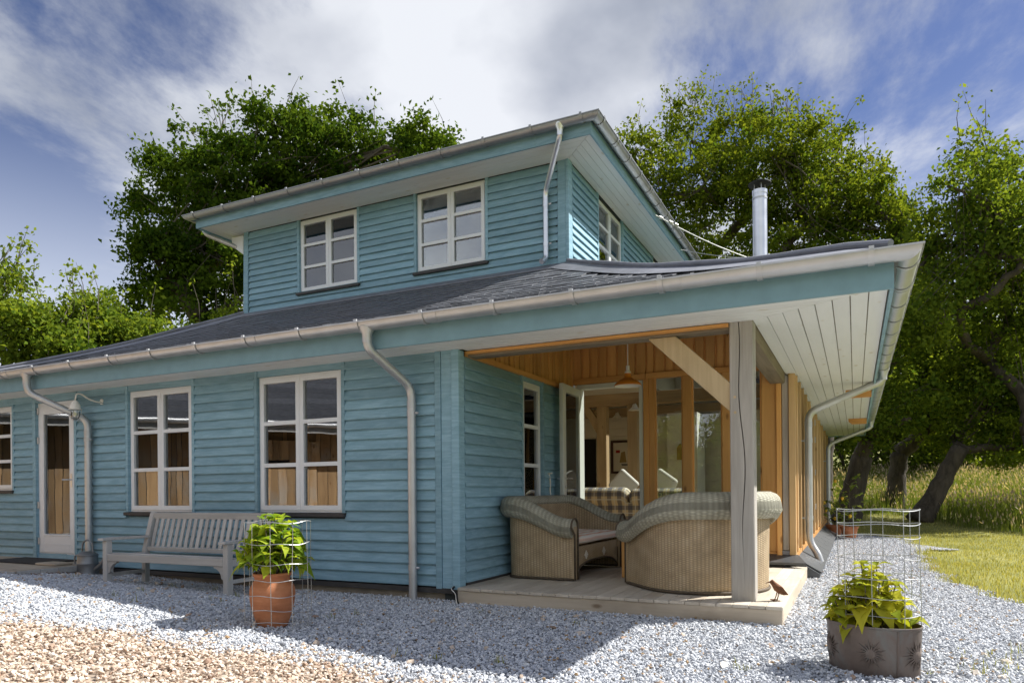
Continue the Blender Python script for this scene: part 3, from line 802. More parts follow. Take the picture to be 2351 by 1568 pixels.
# ---- oak frame of the terrace
px0, px1, py0, py1 = 2.520, 2.705, 0.085, 0.265
def post_mesh():
    mb = MB(); H = 2.27; nz = 40; 
    crack = lambda z: 2.605 + 0.022 * math.sin(z * 1.9) + 0.012 * math.sin(z * 6.1 + 1)
    rows = []
    for i in range(nz + 1):
        z = H * i / nz; c = crack(z); cwid = 0.0035 * (0.25 + sstep(0.25, 1.0, z) * (1 - 0.3 * sstep(1.9, 2.27, z)))
        dep = 0.055 * sstep(0.15, 0.8, z) + 0.004
        ch = 0.008; wob = 0.0015 * math.sin(z * 7)
        rows.append([(px0 + ch, py0 + wob), (c - cwid, py0 + wob), (c, py0 + dep), (c + cwid, py0 + wob), (px1 - ch, py0 + wob), (px1, py0 + ch), (px1, py1 - ch), (px1 - ch, py1), (px0 + ch, py1), (px0, py1 - ch), (px0, py0 + ch)])
    n = len(rows[0]); vs = [(x, y, H * i / nz) for i, r in enumerate(rows) for x, y in r]
    fs = [(i * n + j, i * n + (j + 1) % n, (i + 1) * n + (j + 1) % n, (i + 1) * n + j) for i in range(nz) for j in range(n)]
    fs += [tuple(range(n))[::-1], tuple(range(nz * n, nz * n + n))]
    return mb.add(vs, fs)
post = post_mesh().build('post', MT['oak'], house)
for zz, xx in ((1.66, 2.560), (1.535, 2.562)):
    MB().tube([(xx, py0 - 0.004, zz), (xx, py0 + 0.03, zz)], 0.012, 10).build('peg', MT['brace'], post)
MB().box(0.06, px0 - 0.002, py0 + 0.01, py1 - 0.01, 2.215, 2.45).build('beam', MT['oak_x'], house, bevel=0.006)
MB().box(px0 + 0.015, px1 - 0.005, py1 + 0.002, YR - 0.07, 2.16, 2.42).build('beam', MT['oak_y'], house, bevel=0.006)
MB().box(0.06, px0 - 0.004, py0 - 0.028, py0 + 0.008, 2.235, 2.262).build('beam_trim', MT['fir_x'], house)
br = MB().prism([(1.835, 2.212), (2.075, 2.212), (px0 + 0.01, 1.775), (px0 + 0.01, 1.535)], lambda p: (p[0], py0 + 0.025, p[1]), lambda p: (p[0], py1 - 0.03, p[1]))
br.build('brace', MT['brace'], house, bevel=0.005)
br = MB().prism([(0.95, 2.158), (0.72, 2.158), (py1 - 0.01, 1.55), (py1 - 0.01, 1.79)], lambda p: (px0 + 0.05, p[0], p[1]), lambda p: (px1 - 0.04, p[0], p[1]))

# ---- roof geometry of the lower storey
EY, WY = -0.62, 2.93            # eaves and upper wall in y
EXR, EXL = 3.80, -9.42          # eaves at the right and at the left
ZE, ZT = 2.465, 3.92
def rz_(s): return ZE + (ZT - ZE) * s - 0.12 * math.sin(PI * s)
def fpt(s, x): return Vector((x, EY + s * (WY - EY), rz_(s)))
def fr_l(s): return EXL + s * (-5.85 - EXL)
def fr_r(s): return EXR * (1 - s)
def spt(s, y): return Vector((EXR * (1 - s), y, rz_(s)))
YE = 14.3
NS = 16
def slab(ptf, af, bf, th0, flip=False):
    mb = MB(); vs = []; 
    for i in range(NS + 1):
        s = i / NS; a, b = ptf(s, af(s)), ptf(s, bf(s)); th = 0.012 if min((a.y - EY), (EXR - a.x), (a.x - EXL)) < 0.16 and a.z < 2.55 else th0
        vs += [a, b, b - Vector((0, 0, th)), a - Vector((0, 0, th))]
    fs = []
    for i in range(NS):
        q = 4 * i
        for j in range(4): fs.append((q + j, q + (j + 1) % 4, q + 4 + (j + 1) % 4, q + 4 + j))
    fs += [(0, 1, 2, 3), tuple(4 * NS + j for j in (3, 2, 1, 0))]
    return mb.add(vs, fs)
lower = lambda v: v - Vector((0, 0, 0.022))
roof = slab(lambda s, x: lower(fpt(s, x)), fr_l, fr_r, 0.10).build('roof', MT['slate'], house)
RL = (0.20, 0.84, 3.7, 8.9)          # rooflight: unseen, added to brighten the room inside; s range and y range
def sspan(s0, s1): return lambda q, y: lower(spt(lerp(s0, s1, q), y))
near = lambda s: EY + s * (WY - EY) + 0.002
slab(sspan(0, 1), near, lambda s: RL[2], 0.10).build('roof_slope', MT['slate'], roof)
slab(sspan(0, 1), lambda s: RL[3], lambda s: YE, 0.10).build('roof_slope', MT['slate'], roof)
slab(sspan(0, RL[0]), lambda s: RL[2] + 0.001, lambda s: RL[3] - 0.001, 0.10).build('roof_slope', MT['slate'], roof)
slab(sspan(RL[1], 1), lambda s: RL[2] + 0.001, lambda s: RL[3] - 0.001, 0.10).build('roof_slope', MT['slate'], roof)
ra, rb = spt(RL[0], 0), spt(RL[1], 0); rm = (ra + rb) / 2; rsl = math.atan2(rb.z - ra.z, ra.x - rb.x)
MB().box(-(ra - rb).length / 2, (ra - rb).length / 2, RL[2], RL[3], -0.01, 0.0).build('added_rooflight', MT['glass'], house, M=T(rm.x, 0, rm.z - 0.05) @ Matrix.Rotation(rsl, 4, 'Y'))  # glazing of the added roof opening that lets sun into the room
slab(lambda s, y: lower(Vector((fr_l(s), y, rz_(s)))), lambda s: EY + s * (WY - EY) + 0.002, lambda s: YE - 2, 0.10).build('roof_slope', MT['slate'], roof)
# slates
SLW, SLL = 0.245, 0.33
sm = MB().box(-SLW / 2 + 0.003, SLW / 2 - 0.003, -SLL / 2, SLL / 2, -0.007, 0.007)
SLATE = sm.mesh('slate', MT['slate'], bevel=0.0015)
NR = 20
cand = []
def slate_m(p, t, along, jit=True):
    """tail at p, lying up the slope t"""
    nrm = along.cross(t).normalized()
    tt = (t + nrm * (-0.040)).normalized(); n2 = along.cross(tt).normalized()
    M = Matrix((along, tt, n2)).transposed().to_4x4()
    M.translation = p + tt * SLL / 2 + n2 * (0.018 + random.uniform(0, 0.004))
    return M @ RZ(random.gauss(0, 0.006)) @ Matrix.Rotation(random.gauss(0, 0.006), 4, 'X')
for i in range(NR):
    s = i / NR * 0.985; s2 = min(1, s + 0.06)
    t = (fpt(s2, 0) - fpt(s, 0)).normalized()
    x = fr_l(s) + (0.12 if i % 2 else 0.0) + 0.12
    x += 0.22
    while x < fr_r(s) - 0.45:
        p = fpt(s, x) + Vector((random.uniform(-0.003, 0.003), random.uniform(-0.006, 0.006), 0))
        cand.append(((p - CAM).length, slate_m(p, t, Vector((1, 0, 0)))))
        x += SLW
cand.sort(key=lambda c: c[0])
for d, M in cand[:300]: inst('slate', SLATE, roof, M)
rest = [M for d, M in cand[300:]]
for i in range(NR):
    s = i / NR * 0.985; s2 = min(1, s + 0.06)
    t = (spt(s2, 0) - spt(s, 0)).normalized(); y = EY + s * (WY - EY) + 0.42
    while y < YE:
        if not (RL[2] - 0.1 < y < RL[3] + 0.1 and RL[0] - 0.08 < s < RL[1] + 0.02): rest.append(slate_m(spt(s, y), t, Vector((0, 1, 0))))
        y += SLW
mb = MB()
for M in rest: mb.obox(M, SLW - 0.006, SLL, 0.014)
# boxes of the right slope run along y; their matrices already carry that
tag(mb.build('slate', MT['slate'], roof), kind='stuff')
# lead over the hips and against the upper wall
def hip(edge, sgn):
    mb = MB(); vs = []; K = 14; roll_ = []
    for i in range(K + 1):
        s = 0.035 + i / K * 0.965; x = edge(s); c = fpt(s, x) + Vector((0, 0, lerp(0.035, 0.058, sstep(0, 0.12, s))))
        wv = 0.02 * math.sin(i * 1.1)
        vs += [fpt(s, x - sgn * (0.36 + wv)) + Vector((0, 0, 0.034)), c, Vector((x, c.y + 0.30 + wv, rz_(s) + 0.045))]
        roll_.append(c + Vector((0, 0, 0.012 + 0.006 * math.sin(i * 1.3))))
    fs = []
    for i in range(K):
        q = 3 * i; fs += [(q, q + 1, q + 4, q + 3), (q + 1, q + 2, q + 5, q + 4)]
    mb.add(vs, fs); mb.tube(roll_, 0.028, 8)
    mb.build('hip_flashing', MT['lead'], roof, smooth='auto')
hip(fr_r, 1); hip(fr_l, -1)
MB().prism([(2.94, 3.84), (2.70, 3.80 + 0.035), (2.70, 3.845), (2.90, 3.955), (2.94, 3.99)], lambda p: (-5.86, p[0], p[1]), lambda p: (0.02, p[0], p[1])).build('wall_flashing', MT['lead'], roof)
MB().prism([(-0.01, 3.84), (0.25, 3.835), (0.25, 3.85), (0.03, 3.955), (-0.01, 3.99)], lambda p: (p[0], 2.90, p[1]), lambda p: (p[0], 14.0, p[1])).build('wall_flashing', MT['lead'], roof)

# ---- lower eaves: fascia, soffit boards, gutter
FY, FX = -0.515, 3.685          # outer face of the fascia
fz0, fz1 = 2.245, 2.455
for a, b in ((EXL + 0.12, -5.2), (-5.198, -0.68), (-0.678, FX)):
    MB().prism([(FY, fz0), (FY, fz1), (FY + 0.025, fz1), (FY + 0.025, fz0)], lambda p, a=a: (a, p[0], p[1]), lambda p, b=b: (b if b != FX else FX - (p[0] - FY), p[0], p[1])).build('fascia', MT['fascia'], house)
for a, b in ((FY, 5.0), (5.002, 10.0), (10.002, YE - 0.1)):
    MB().prism([(FX, fz0), (FX, fz1), (FX - 0.025, fz1), (FX - 0.025, fz0)], lambda p, a=a: (p[0], (a if a != FY else FY + (FX - p[0])), p[1]), lambda p, b=b: (p[0], b, p[1])).build('fascia', MT['teal'], house)
MB().box(px1, FX, YE - 0.125, YE - 0.1, fz0, fz1).build('fascia', MT['fascia'], house)
hy0, hx0 = py0 + 0.0, px1 + 0.0      # inner end of the soffit mitre
def mitx(y): return lerp(hx0, FX - 0.026, (y - hy0) / (FY + 0.026 - hy0))
def mity(x): return lerp(hy0, FY + 0.026, (x - hx0) / (FX - 0.026 - hx0))
sof = MB().prism([(EXL + 0.15, FY + 0.026), (FX - 0.026, FY + 0.026), (hx0, hy0), (-0.02, hy0), (-0.02, 0.0), (EXL + 0.15, 0.0)], lambda p: (p[0], p[1], S_Z + 0.018), lambda p: (p[0], p[1], S_Z + 0.03)).build('soffit', MT['concrete'], house)
nb = 6; yy0, yy1 = FY + 0.027, py0 - 0.002
for i in range(nb):
    a = lerp(yy0, yy1, i / nb); b = lerp(yy0, yy1, (i + 1) / nb) - 0.005
    lo = -9.0
    hi_ = (lambda y: mitx(y) - 0.004)
    if i == nb - 1: segs = [(0.075, None)]; b = yy1
    else: segs = [(lo, -4.1 + 1.3 * (i % 2)), (-4.098 + 1.3 * (i % 2), None)]
    if i == nb - 1: segs = [(-9.0, -0.05), (0.065, None)]
    for u0, u1 in segs:
        bb = b if not (i >= nb - 1 and u0 < -1) else -0.032
        if bb <= a: continue
        P = [(u0, a), (u1 if u1 is not None else hi_(a), a), (u1 if u1 is not None else hi_(bb), bb), (u0, bb)]
        MB().prism(P, lambda p: (p[0], p[1], S_Z + random.uniform(0, 0.001)), lambda p: (p[0], p[1], S_Z + 0.017)).build('soffit_board', MT['soffit'], sof)
sof2 = MB().prism([(hx0, hy0), (FX - 0.026, FY + 0.026), (FX - 0.026, YE - 0.13), (hx0, YE - 0.13)], lambda p: (p[0], p[1], S_Z + 0.018), lambda p: (p[0], p[1], S_Z + 0.03)).build('soffit', MT['concrete'], house)
nb = 8; xx0, xx1 = hx0 + 0.002, FX - 0.027
for i in range(nb):
    a = lerp(xx0, xx1, i / nb); b = lerp(xx0, xx1, (i + 1) / nb) - (0.004 if i < 2 else 0.008)
    for v0, v1 in ((None, 6.5 + 0.9 * (i % 2)), (6.503 + 0.9 * (i % 2), YE - 0.13)):
        P = [(a, v0 if v0 is not None else mity(a) + 0.005), (b, v0 if v0 is not None else mity(b) + 0.005), (b, v1), (a, v1)]
        MB().prism(P, lambda p: (p[0], p[1], S_Z + random.uniform(0, 0.001)), lambda p: (p[0], p[1], S_Z + 0.017)).build('soffit_board', MT['soffit_y'], sof2)
# two fir blocks under the side eaves
for y in (4.95, 9.4):
    MB().prism([(-0.17, 0.0), (-0.17, -0.05), (-0.11, -0.105), (0.15, -0.105), (0.15, 0.0)], lambda p, y=y: (3.50 + p[0], y, S_Z - 0.002 + p[1]), lambda p, y=y: (3.50 + p[0], y + 0.07, S_Z - 0.002 + p[1])).build('soffit_block', MT['fir_x'], house, bevel=0.003)

def half(r, n=10, top=0.0):
    return [(-r * math.cos(PI * i / n), -r * math.sin(PI * i / n) + top) for i in range(n + 1)]
def gutter(parent, base, d, out, L, r, m0, m1, nb, off=0.3, pos=None, mat='zinc'):
    """base: centre of the gutter's mouth at its start; d along, out away from the wall."""
    d, out = Vector(d), Vector(out); up = Vector((0, 0, 1)); base = Vector(base)
    O = half(r); I = half(r - 0.005)[::-1]
    lip = [(r * 1.0 + 0.010, 0.004), (r + 0.010, -0.008)]
    poly = O + lip[::-1] + I
    f0 = lambda p: base + out * p[0] + up * p[1] + d * (m0 * p[0])
    f1 = lambda p: base + d * L + out * p[0] + up * p[1] + d * (m1 * p[0])
    g = MB()
    n = len(poly); a = [f0(p) for p in poly]; b = [f1(p) for p in poly]
    g.add(a + b, [(i, (i + 1) % n, n + (i + 1) % n, n + i) for i in range(n)])
    go = g.build('gutter', MT[mat], parent, smooth='auto')
    bm = MB(); rr = r + 0.009
    bp = half(rr) + half(rr - 0.0045)[::-1]
    bm.prism(bp, lambda p: d * -0.02 + out * p[0] + up * p[1], lambda p: d * 0.02 + out * p[0] + up * p[1])
    bm.add([d * sx * 0.016 + out * q[0] + up * q[1] for sx in (-1, 1) for q in ((rr + 0.004, 0.0), (rr + 0.004, 0.022), (rr - 0.012, 0.022), (rr - 0.012, 0.0))],
           [(0, 1, 5, 4), (1, 2, 6, 5), (2, 3, 7, 6), (0, 3, 2, 1), (4, 5, 6, 7), (3, 0, 4, 7)])
    bme = bm.mesh('gutter_bracket', MT[mat], smooth='auto')
    um = MB(); ru = r + 0.004
    up_ = half(ru) + half(ru - 0.003)[::-1]
    um.prism(up_, lambda p: d * -0.045 + out * p[0] + up * p[1], lambda p: d * 0.045 + out * p[0] + up * p[1])
    ume = um.mesh('gutter_joint', MT[mat], smooth='auto')
    ps = pos if pos else [off + i * (L - 2 * off) / (nb - 1) for i in range(nb)]
    for i, q in enumerate(ps):
        inst('gutter_bracket', bme, go, T(*(base + d * q)))
        if i % 3 == 1: inst('gutter_joint', ume, go, T(*(base + d * (q + 0.11))))
    return go
GY, GX, GZ, GR = -0.597, 3.767, 2.478, 0.077
gutter(house, (EXL + 0.05, GY, GZ), (1, 0, 0), (0, -1, 0), GX - EXL - 0.05, GR, 0, 1, 19, 0.22)
gutter(house, (GX, GY, GZ), (0, 1, 0), (1, 0, 0), YE - GY, GR, -1, 0, 26, 0.22)
# ---- downpipes
def pipe(pts, r, parent=house, clips=(), funnel=None, fr=0.10, mat='zinc', clipdir=(0, 1, 0)):
    o = MB().tube(fillet(pts, fr), r, 14).build('downpipe', MT[mat], parent, smooth='auto')
    if funnel:
        f = Vector(funnel); MB().lathe([(r + 0.003, -0.13), (r + 0.004, -0.05), (r + 0.03, -0.005), (r + 0.033, 0.02)], 16, tuple(f)).build('outlet', MT[mat], o, smooth=True)
    for c in clips:
        c = Vector(c)
        MB().tube([c - Vector((0, 0, 0.03)), c + Vector((0, 0, 0.03))], r + 0.004, 14).bar(c, c + Vector(clipdir) * 0.10, 0.02, 0.02).tube([c + Vector((0.05 if abs(clipdir[1]) else 0.0, -0.01, 0)), c + Vector((0.085 if abs(clipdir[1]) else 0.0, -0.01, 0))], 0.012, 6).build('pipe_clip', MT[mat], o, smooth='auto')
    # sleeve collars where two lengths of pipe join
    for a, b in zip(pts[:-1], pts[1:]):
        a, b = Vector(a), Vector(b)
        if (b - a).length > 0.5:
            e = (b - a).normalized(); MB().tube([a + e * 0.13, a + e * 0.20], r + 0.003, 14).build('collar', MT[mat], o, smooth='auto')
    return o
PR = 0.042
pipe([(-0.615, GY, 2.41), (-0.615, GY, 2.245), (-0.468, -0.095, 1.93), (-0.468, -0.095, -0.30)], PR, clips=[(-0.468, -0.095, 1.68), (-0.468, -0.095, 0.17)], funnel=(-0.615, GY, 2.42))
pipe([(-5.86, GY, 2.41), (-5.86, GY, 2.20), (-5.44, -0.095, 1.87), (-5.44, -0.095, -0.20)], PR, clips=[(-5.44, -0.095, 1.62), (-5.44, -0.095, 0.13)], funnel=(-5.86, GY, 2.42))
for y, zb in ((4.30, -0.06), (12.0, -0.14)):
    pipe([(GX, y, 2.41), (GX, y, 2.28), (2.885, y, 1.93), (2.885, y, zb + 0.27), (2.99, y - 0.03, zb + 0.10), (3.02, y - 0.04, zb)], 0.046, clips=[(2.885, y, 1.55), (2.885, y, 0.52)], funnel=(GX, y, 2.42), clipdir=(-1, 0, 0), fr=0.13)

# ------------------------------------------------------------------ upper storey
UY, UL, UT = 2.95, -5.85, 5.33
MU = T(0, UY, 0)
uw = [(-4.635, -3.470, 4.150, 5.315), (-2.380, -1.225, 4.155, 5.315)]
clad(MU, UL + 0.11, -0.125, 3.955, 5.33, uw, wall_u=(UL + 0.005, -0.005), wall_z=(3.6, UT + 0.1), joints=False)
for a, b, c, d in uw: window(MU @ T(a, 0, c), b - a, d - c, head=False)
for a, b, q in ((UL, UL + 0.105, -0.042), (-0.12, 0.0, -0.045)):
    MB().prism([(a, q), (b, q), (b, 0.05), (a, 0.05)], lambda p: (p[0] - (0.015 if p[0] < -3 else 0), UY + p[1] - 0.012, 3.925), lambda p: (p[0], UY + p[1], UT)).build('corner_board', MT['teal'], house, bevel=0.004)
MUR = RZ(PI / 2) @ T(0, 0, 0)      # right-hand wall, plane x = 0
ur = [(4.145, 5.345, 4.24, 5.29), (7.30, 8.50, 4.24, 5.29)]
clad(MUR, UY + 0.10, 13.9, 3.97, 5.33, ur, wall_u=(UY - 0.02, 14.0), wall_z=(3.6, UT + 0.1))
for a, b, c, d in ur: window(MUR @ T(a, 0, c), b - a, d - c, head=False, sill=False)
MB().box(0.001, 0.042, UY - 0.055, UY + 0.09, 3.93, UT).build('corner_board', MT['teal'], house, bevel=0.004)
MUL = RZ(-PI / 2)                  # left-hand wall, plane x = UL
clad(T(UL, 0, 0) @ MUL, -13.9, -UY - 0.06, 3.97, 5.33, [], wall_u=(-14.0, -UY - 0.01), wall_z=(3.6, UT + 0.1))
MB().box(UL, 0.0, 13.9, 14.05, -0.2, UT + 0.1).build('wall', MT['teal'], house)
# upper eaves
UFY, UFX, UFL = 2.375, 0.545, -6.36
uz0, uz1 = 5.305, 5.475
for a, b, e in ((UFL, -0.2, 0), (-0.198, UFX, 1)):
    MB().prism([(UFY, uz0), (UFY, uz1), (UFY + 0.025, uz1), (UFY + 0.025, uz0)], lambda p, a=a: (a + (0 if a > -3 else (p[0] - UFY)), p[0], p[1]), lambda p, b=b, e=e: (b - e * (p[0] - UFY), p[0], p[1])).build('fascia', MT['teal'], house)
for a, b in ((UFY, 7.4), (7.402, 14.5)):
    MB().prism([(UFX, uz0), (UFX, uz1), (UFX - 0.025, uz1), (UFX - 0.025, uz0)], lambda p, a=a: (p[0], (a if a > 3 else a + (UFX - p[0])), p[1]), lambda p, b=b: (p[0], b, p[1])).build('fascia', MT['teal'], house)
MB().prism([(UFL, uz0), (UFL, uz1), (UFL + 0.025, uz1), (UFL + 0.025, uz0)], lambda p: (p[0], UFY + (p[0] - UFL), p[1]), lambda p: (p[0], 14.5, p[1])).build('fascia', MT['teal'], house)
us = UT - 0.005
def mx_(y, inner, outer): return lerp(inner, outer, (UY - 0.01 - y) / (UY - 0.01 - UFY - 0.026))
sofu = MB().box(UFL + 0.03, UFX - 0.03, UFY + 0.03, 14.4, us + 0.02, us + 0.03).build('soffit', MT['sheath'], house)
nb = 4
for i in range(nb):
    a = lerp(UFY + 0.026, UY - 0.03, i / nb); b = lerp(UFY + 0.026, UY - 0.03, (i + 1) / nb) - 0.005
    mxr = lambda y: lerp(0.03, UFX - 0.027, (UY - 0.03 - y) / (UY - 0.03 - UFY - 0.026)); mxl = lambda y: lerp(UL - 0.03, UFL + 0.027, (UY - 0.03 - y) / (UY - 0.03 - UFY - 0.026))
    j = -2.2 - 1.1 * (i % 2)
    MB().prism([(mxl(a), a), (j, a), (j, b), (mxl(b), b)], lambda p: (p[0], p[1], us), lambda p: (p[0], p[1], us + 0.018)).build('soffit_board', MT['soffit'], sofu)
    MB().prism([(j + 0.002, a), (mxr(a) - 0.004, a), (mxr(b) - 0.004, b), (j + 0.002, b)], lambda p: (p[0], p[1], us), lambda p: (p[0], p[1], us + 0.018)).build('soffit_board', MT['soffit'], sofu)
nb = 5
for sgn, xi, xo in ((1, 0.03, UFX - 0.027), (-1, UL - 0.03, UFL + 0.027)):
    for i in range(nb):
        a = lerp(xi, xo, i / nb); b = lerp(xi, xo, (i + 1) / nb) - sgn * 0.005
        my = lambda x: lerp(UY - 0.03, UFY + 0.026, (x - xi) / (xo - xi)) + 0.004
        for v0, v1 in ((None, 8.2), (8.203, 14.4)):
            MB().prism([(a, v0 or my(a)), (b, v0 or my(b)), (b, v1), (a, v1)], lambda p: (p[0], p[1], us), lambda p: (p[0], p[1], us + 0.018)).build('soffit_board', MT['soffit_y'], sofu)
UGZ, UGR = 5.495, 0.070
UGY, UGX, UGL = UFY - 0.078, UFX + 0.078, UFL - 0.078
gutter(house, (UGL, UGY, UGZ), (1, 0, 0), (0, -1, 0), UGX - UGL, UGR, -1, 1, 11, 0.16, mat='darkzinc')
gutter(house, (UGX, UGY, UGZ), (0, 1, 0), (1, 0, 0), 12, UGR, -1, 0, 22, 0.16, mat='darkzinc')
gutter(house, (UGL, UGY, UGZ), (0, 1, 0), (-1, 0, 0), 12, UGR, -1, 0, 12, 0.3, mat='darkzinc')
# low hipped roof on top
z0, pk = 5.485, 7.0
c0, c1, c2, c3 = (UFL - 0.04, UFY - 0.04), (UFX + 0.04, UFY - 0.04), (UFX + 0.04, 14.5), (UFL - 0.04, 14.5)
r0, r1 = (-2.9, 5.9), (-2.9, 11.0)
MB().add([(*c0, z0), (*c1, z0), (*c2, z0), (*c3, z0), (*r0, pk), (*r1, pk)], [(0, 1, 4), (1, 2, 5, 4), (2, 3, 5), (3, 0, 4, 5), (3, 2, 1, 0)]).build('roof', MT['slate'], house)
# upper downpipes
pipe([(0.165, UGY, 5.45), (0.165, UGY, 5.33), (-0.275, 2.86, 4.93), (-0.275, 2.86, 4.03), (-0.30, 2.76, 3.965)], 0.036, clips=[(-0.275, 2.86, 4.75), (-0.275, 2.86, 4.22)], funnel=(0.165, UGY, 5.455), mat='steel', fr=0.09)
pipe([(UGL, 2.62, 5.45), (UGL, 2.62, 5.31), (UL - 0.07, 3.02, 5.06), (UL - 0.07, 3.1, 4.0)], 0.036, funnel=(UGL, 2.62, 5.455), fr=0.09)
# ---- long side wall: fir studs, oak posts, glazing
SX = 2.775
sw = MB().box(0.02, 2.66, 13.8, 13.95, -0.2, 3.0).build('wall', MT['larch'], house)
ys_ = [3.20, 3.52, 3.80, 4.10, 4.42, 4.75, 5.1, 5.55, 6.0, 6.5, 7.0, 7.55, 8.1, 8.7, 9.3, 9.9, 10.6, 11.3, 12.2, 13.0, 13.8]
for i, y in enumerate(ys_):
    wd = 0.05 if i % 3 else 0.075
    MB().box(SX - 0.05, SX + (0.03 if i % 2 else 0.05), y, y + wd, 0.16, 2.265).build('stud', MT['larch'], house, bevel=0.003)
for i, (a, b) in enumerate(zip(ys_, ys_[1:])):
    pane_mesh(b - a - 0.02, 1.95).build('glass_panel', MT['glass_low'], house, M=T(SX - 0.02, (a + b) / 2 + 0.02, 1.28) @ RZ(PI / 2))
    MB().box(SX - 0.045, SX + 0.012, a + 0.08, b - 0.002, 0.165, 0.30).build('wall_panel', MT['larch'], house)
MB().box(SX - 0.06, SX + 0.03, 3.14, 13.95, 0.075, 0.158).build('rail', MT['fir_y'], house, bevel=0.003)
for y in (4.46, 6.03, 7.58):
    for z in (0.55, 1.15, 1.72, 2.02):
        MB().box(SX + 0.031, SX + 0.045, y, y + 0.05, z, z + 0.10).build('hinge', MT['zinc'], house)
# dark slate skirt at the foot of the walls
sk = MB().prism([(SX + 0.025, 0.07), (SX + 0.025, -0.18), (3.06, -0.18), (3.06, -0.09)], lambda p: (p[0], 3.1, p[1]), lambda p: (p[0], 13.9, p[1])).build('slate_skirt', MT['skirt'], house)
for i in range(14):
    y = 3.15 + i * 0.76
    MB().prism([(SX + 0.022, 0.088), (SX + 0.022, 0.073), (3.075, -0.088), (3.075, -0.070)], lambda p: (p[0], y + 0.004, p[1]), lambda p: (p[0], y + 0.755, p[1])).build('slate_slab', MT['skirt'], sk)
sk2 = MB().box(2.30, 2.70, 2.85, 3.03, 0.002, 0.06).build('slate_skirt', MT['dpc'], house)
for a, b in ((2.10, 2.48), (2.484, 2.83)):
    MB().add([(a, 3.055, 0.135), (b, 3.055, 0.135), (b + (0.10 if b > 2.7 else 0), 2.80, 0.062), (a, 2.80, 0.062), (a, 3.055, 0.115), (b, 3.055, 0.115), (b + (0.10 if b > 2.7 else 0), 2.80, 0.035), (a, 2.80, 0.035)],
             [(0, 1, 2, 3), (7, 6, 5, 4), (3, 2, 6, 7), (1, 0, 4, 5), (2, 1, 5, 6), (0, 3, 7, 4)]).build('slate_slab', MT['skirt'], sk2)
# ---- flue
fx, fy = 1.88, 8.0
fl = MB().lathe([(0.128, 3.0), (0.128, 5.30), (0.128, 6.40), (0.135, 6.40), (0.135, 6.47), (0.12, 6.47), (0.12, 6.40)], 28, (fx, fy, 0)).build('flue', MT['steel'], house, smooth='auto')
MB().lathe([(0.136, 5.15), (0.136, 5.20)], 28, (fx, fy, 0)).lathe([(0.136, 6.30), (0.136, 6.33)], 28, (fx, fy, 0)).build('locking_band', MT['zinc'], fl, smooth='auto')
MB().lathe([(0.0, 6.67), (0.205, 6.60), (0.207, 6.585), (0.0, 6.58)], 28, (fx, fy, 0)).build('cowl', MT['black'], fl, smooth='auto')
for i in range(4):
    a = i * PI / 2 + 0.4
    MB().bar((fx + 0.10 * math.cos(a), fy + 0.10 * math.sin(a), 6.44), (fx + 0.10 * math.cos(a), fy + 0.10 * math.sin(a), 6.60), 0.012, 0.012).build('cowl_bracket', MT['zinc'], fl)
MB().lathe([(0.34, 3.18), (0.30, 3.36), (0.14, 3.62), (0.130, 3.70)], 20, (fx, fy, 0)).build('flue_flashing', MT['lead'], fl, smooth=True)
# guy wires from the flue band to the upper eaves
gw = MB(); a0, b0 = Vector((0.60, 5.29, 5.30)), Vector((fx - 0.10, fy - 0.09, 5.17))
gw.tube([a0 + (b0 - a0) * t - Vector((0, 0, 0.05 * math.sin(PI * t))) for t in (0, .2, .4, .6, .8, 1)], 0.009, 5)
for t in (0.03, 0.12, 0.17): gw.tube([a0 + (b0 - a0) * t, a0 + (b0 - a0) * (t + 0.03)], 0.022, 6)
gw.build('guy_wire', MT['wire'], fl)
gw = MB(); a0 = Vector((0.60, 7.1, 5.30)); b0 = Vector((fx + 0.02, fy - 0.13, 5.17))
gw.tube([a0 + (b0 - a0) * t - Vector((0, 0, 0.04 * math.sin(PI * t))) for t in (0, .25, .5, .75, 1)], 0.007, 5)
gw.build('guy_wire', MT['wire'], fl)

# ---- rafters and boarding over the terrace
MB().add([fpt(s, x) + Vector((0, 0, -0.13)) for s in (0.24, 0.95) for x in (0.05, 2.4 if s < 0.5 else 0.2)], [(0, 1, 3, 2)])
for i in range(6):
    x = 0.35 + i * 0.42; s1 = min(0.98, (EXR - x) / EXR)
    pts = [fpt(s, x) + Vector((0, 0, -0.17)) for s in (0.21, 0.55, max(0.56, s1))]
    MB().bar(pts[0], pts[1], 0.06, 0.10).bar(pts[1], pts[2], 0.06, 0.10).build('rafter', MT['rafter'], house)
for i in range(6):
    y = 0.6 + i * 0.45; 
    pts = [spt(s, y) + Vector((0, 0, -0.17)) for s in (0.30, (y - EY) / (WY - EY) * 0.98)]
    if pts[1].x < pts[0].x: MB().bar(pts[0], pts[1], 0.06, 0.10).build('rafter', MT['rafter'], house)
# ---- inside: floors, ceilings, partitions
MB().box(-8.6, 0.0, 0.17, 13.7, 0.04, 0.075).build('floor', MT['infloor'], house)
MB().box(0.0, SX - 0.07, YR + 0.1, 13.7, 0.04, 0.075).build('floor', MT['infloor'], house)
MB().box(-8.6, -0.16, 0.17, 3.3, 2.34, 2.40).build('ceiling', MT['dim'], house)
MB().box(0.02, SX - 0.08, 9.2, 13.7, 2.6, 2.65).build('ceiling', MT['plaster'], house)
MB().box(0.02, 0.05, 3.2, 9.0, 2.86, 3.75).build('wall', MT['plaster'], house)
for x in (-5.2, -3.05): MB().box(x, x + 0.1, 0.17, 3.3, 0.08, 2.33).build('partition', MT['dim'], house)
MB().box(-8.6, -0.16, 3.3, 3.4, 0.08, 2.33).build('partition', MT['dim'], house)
MB().box(-8.74, -8.6, 0.17, 13.7, -0.2, 2.5).build('wall', MT['sheath'], house)
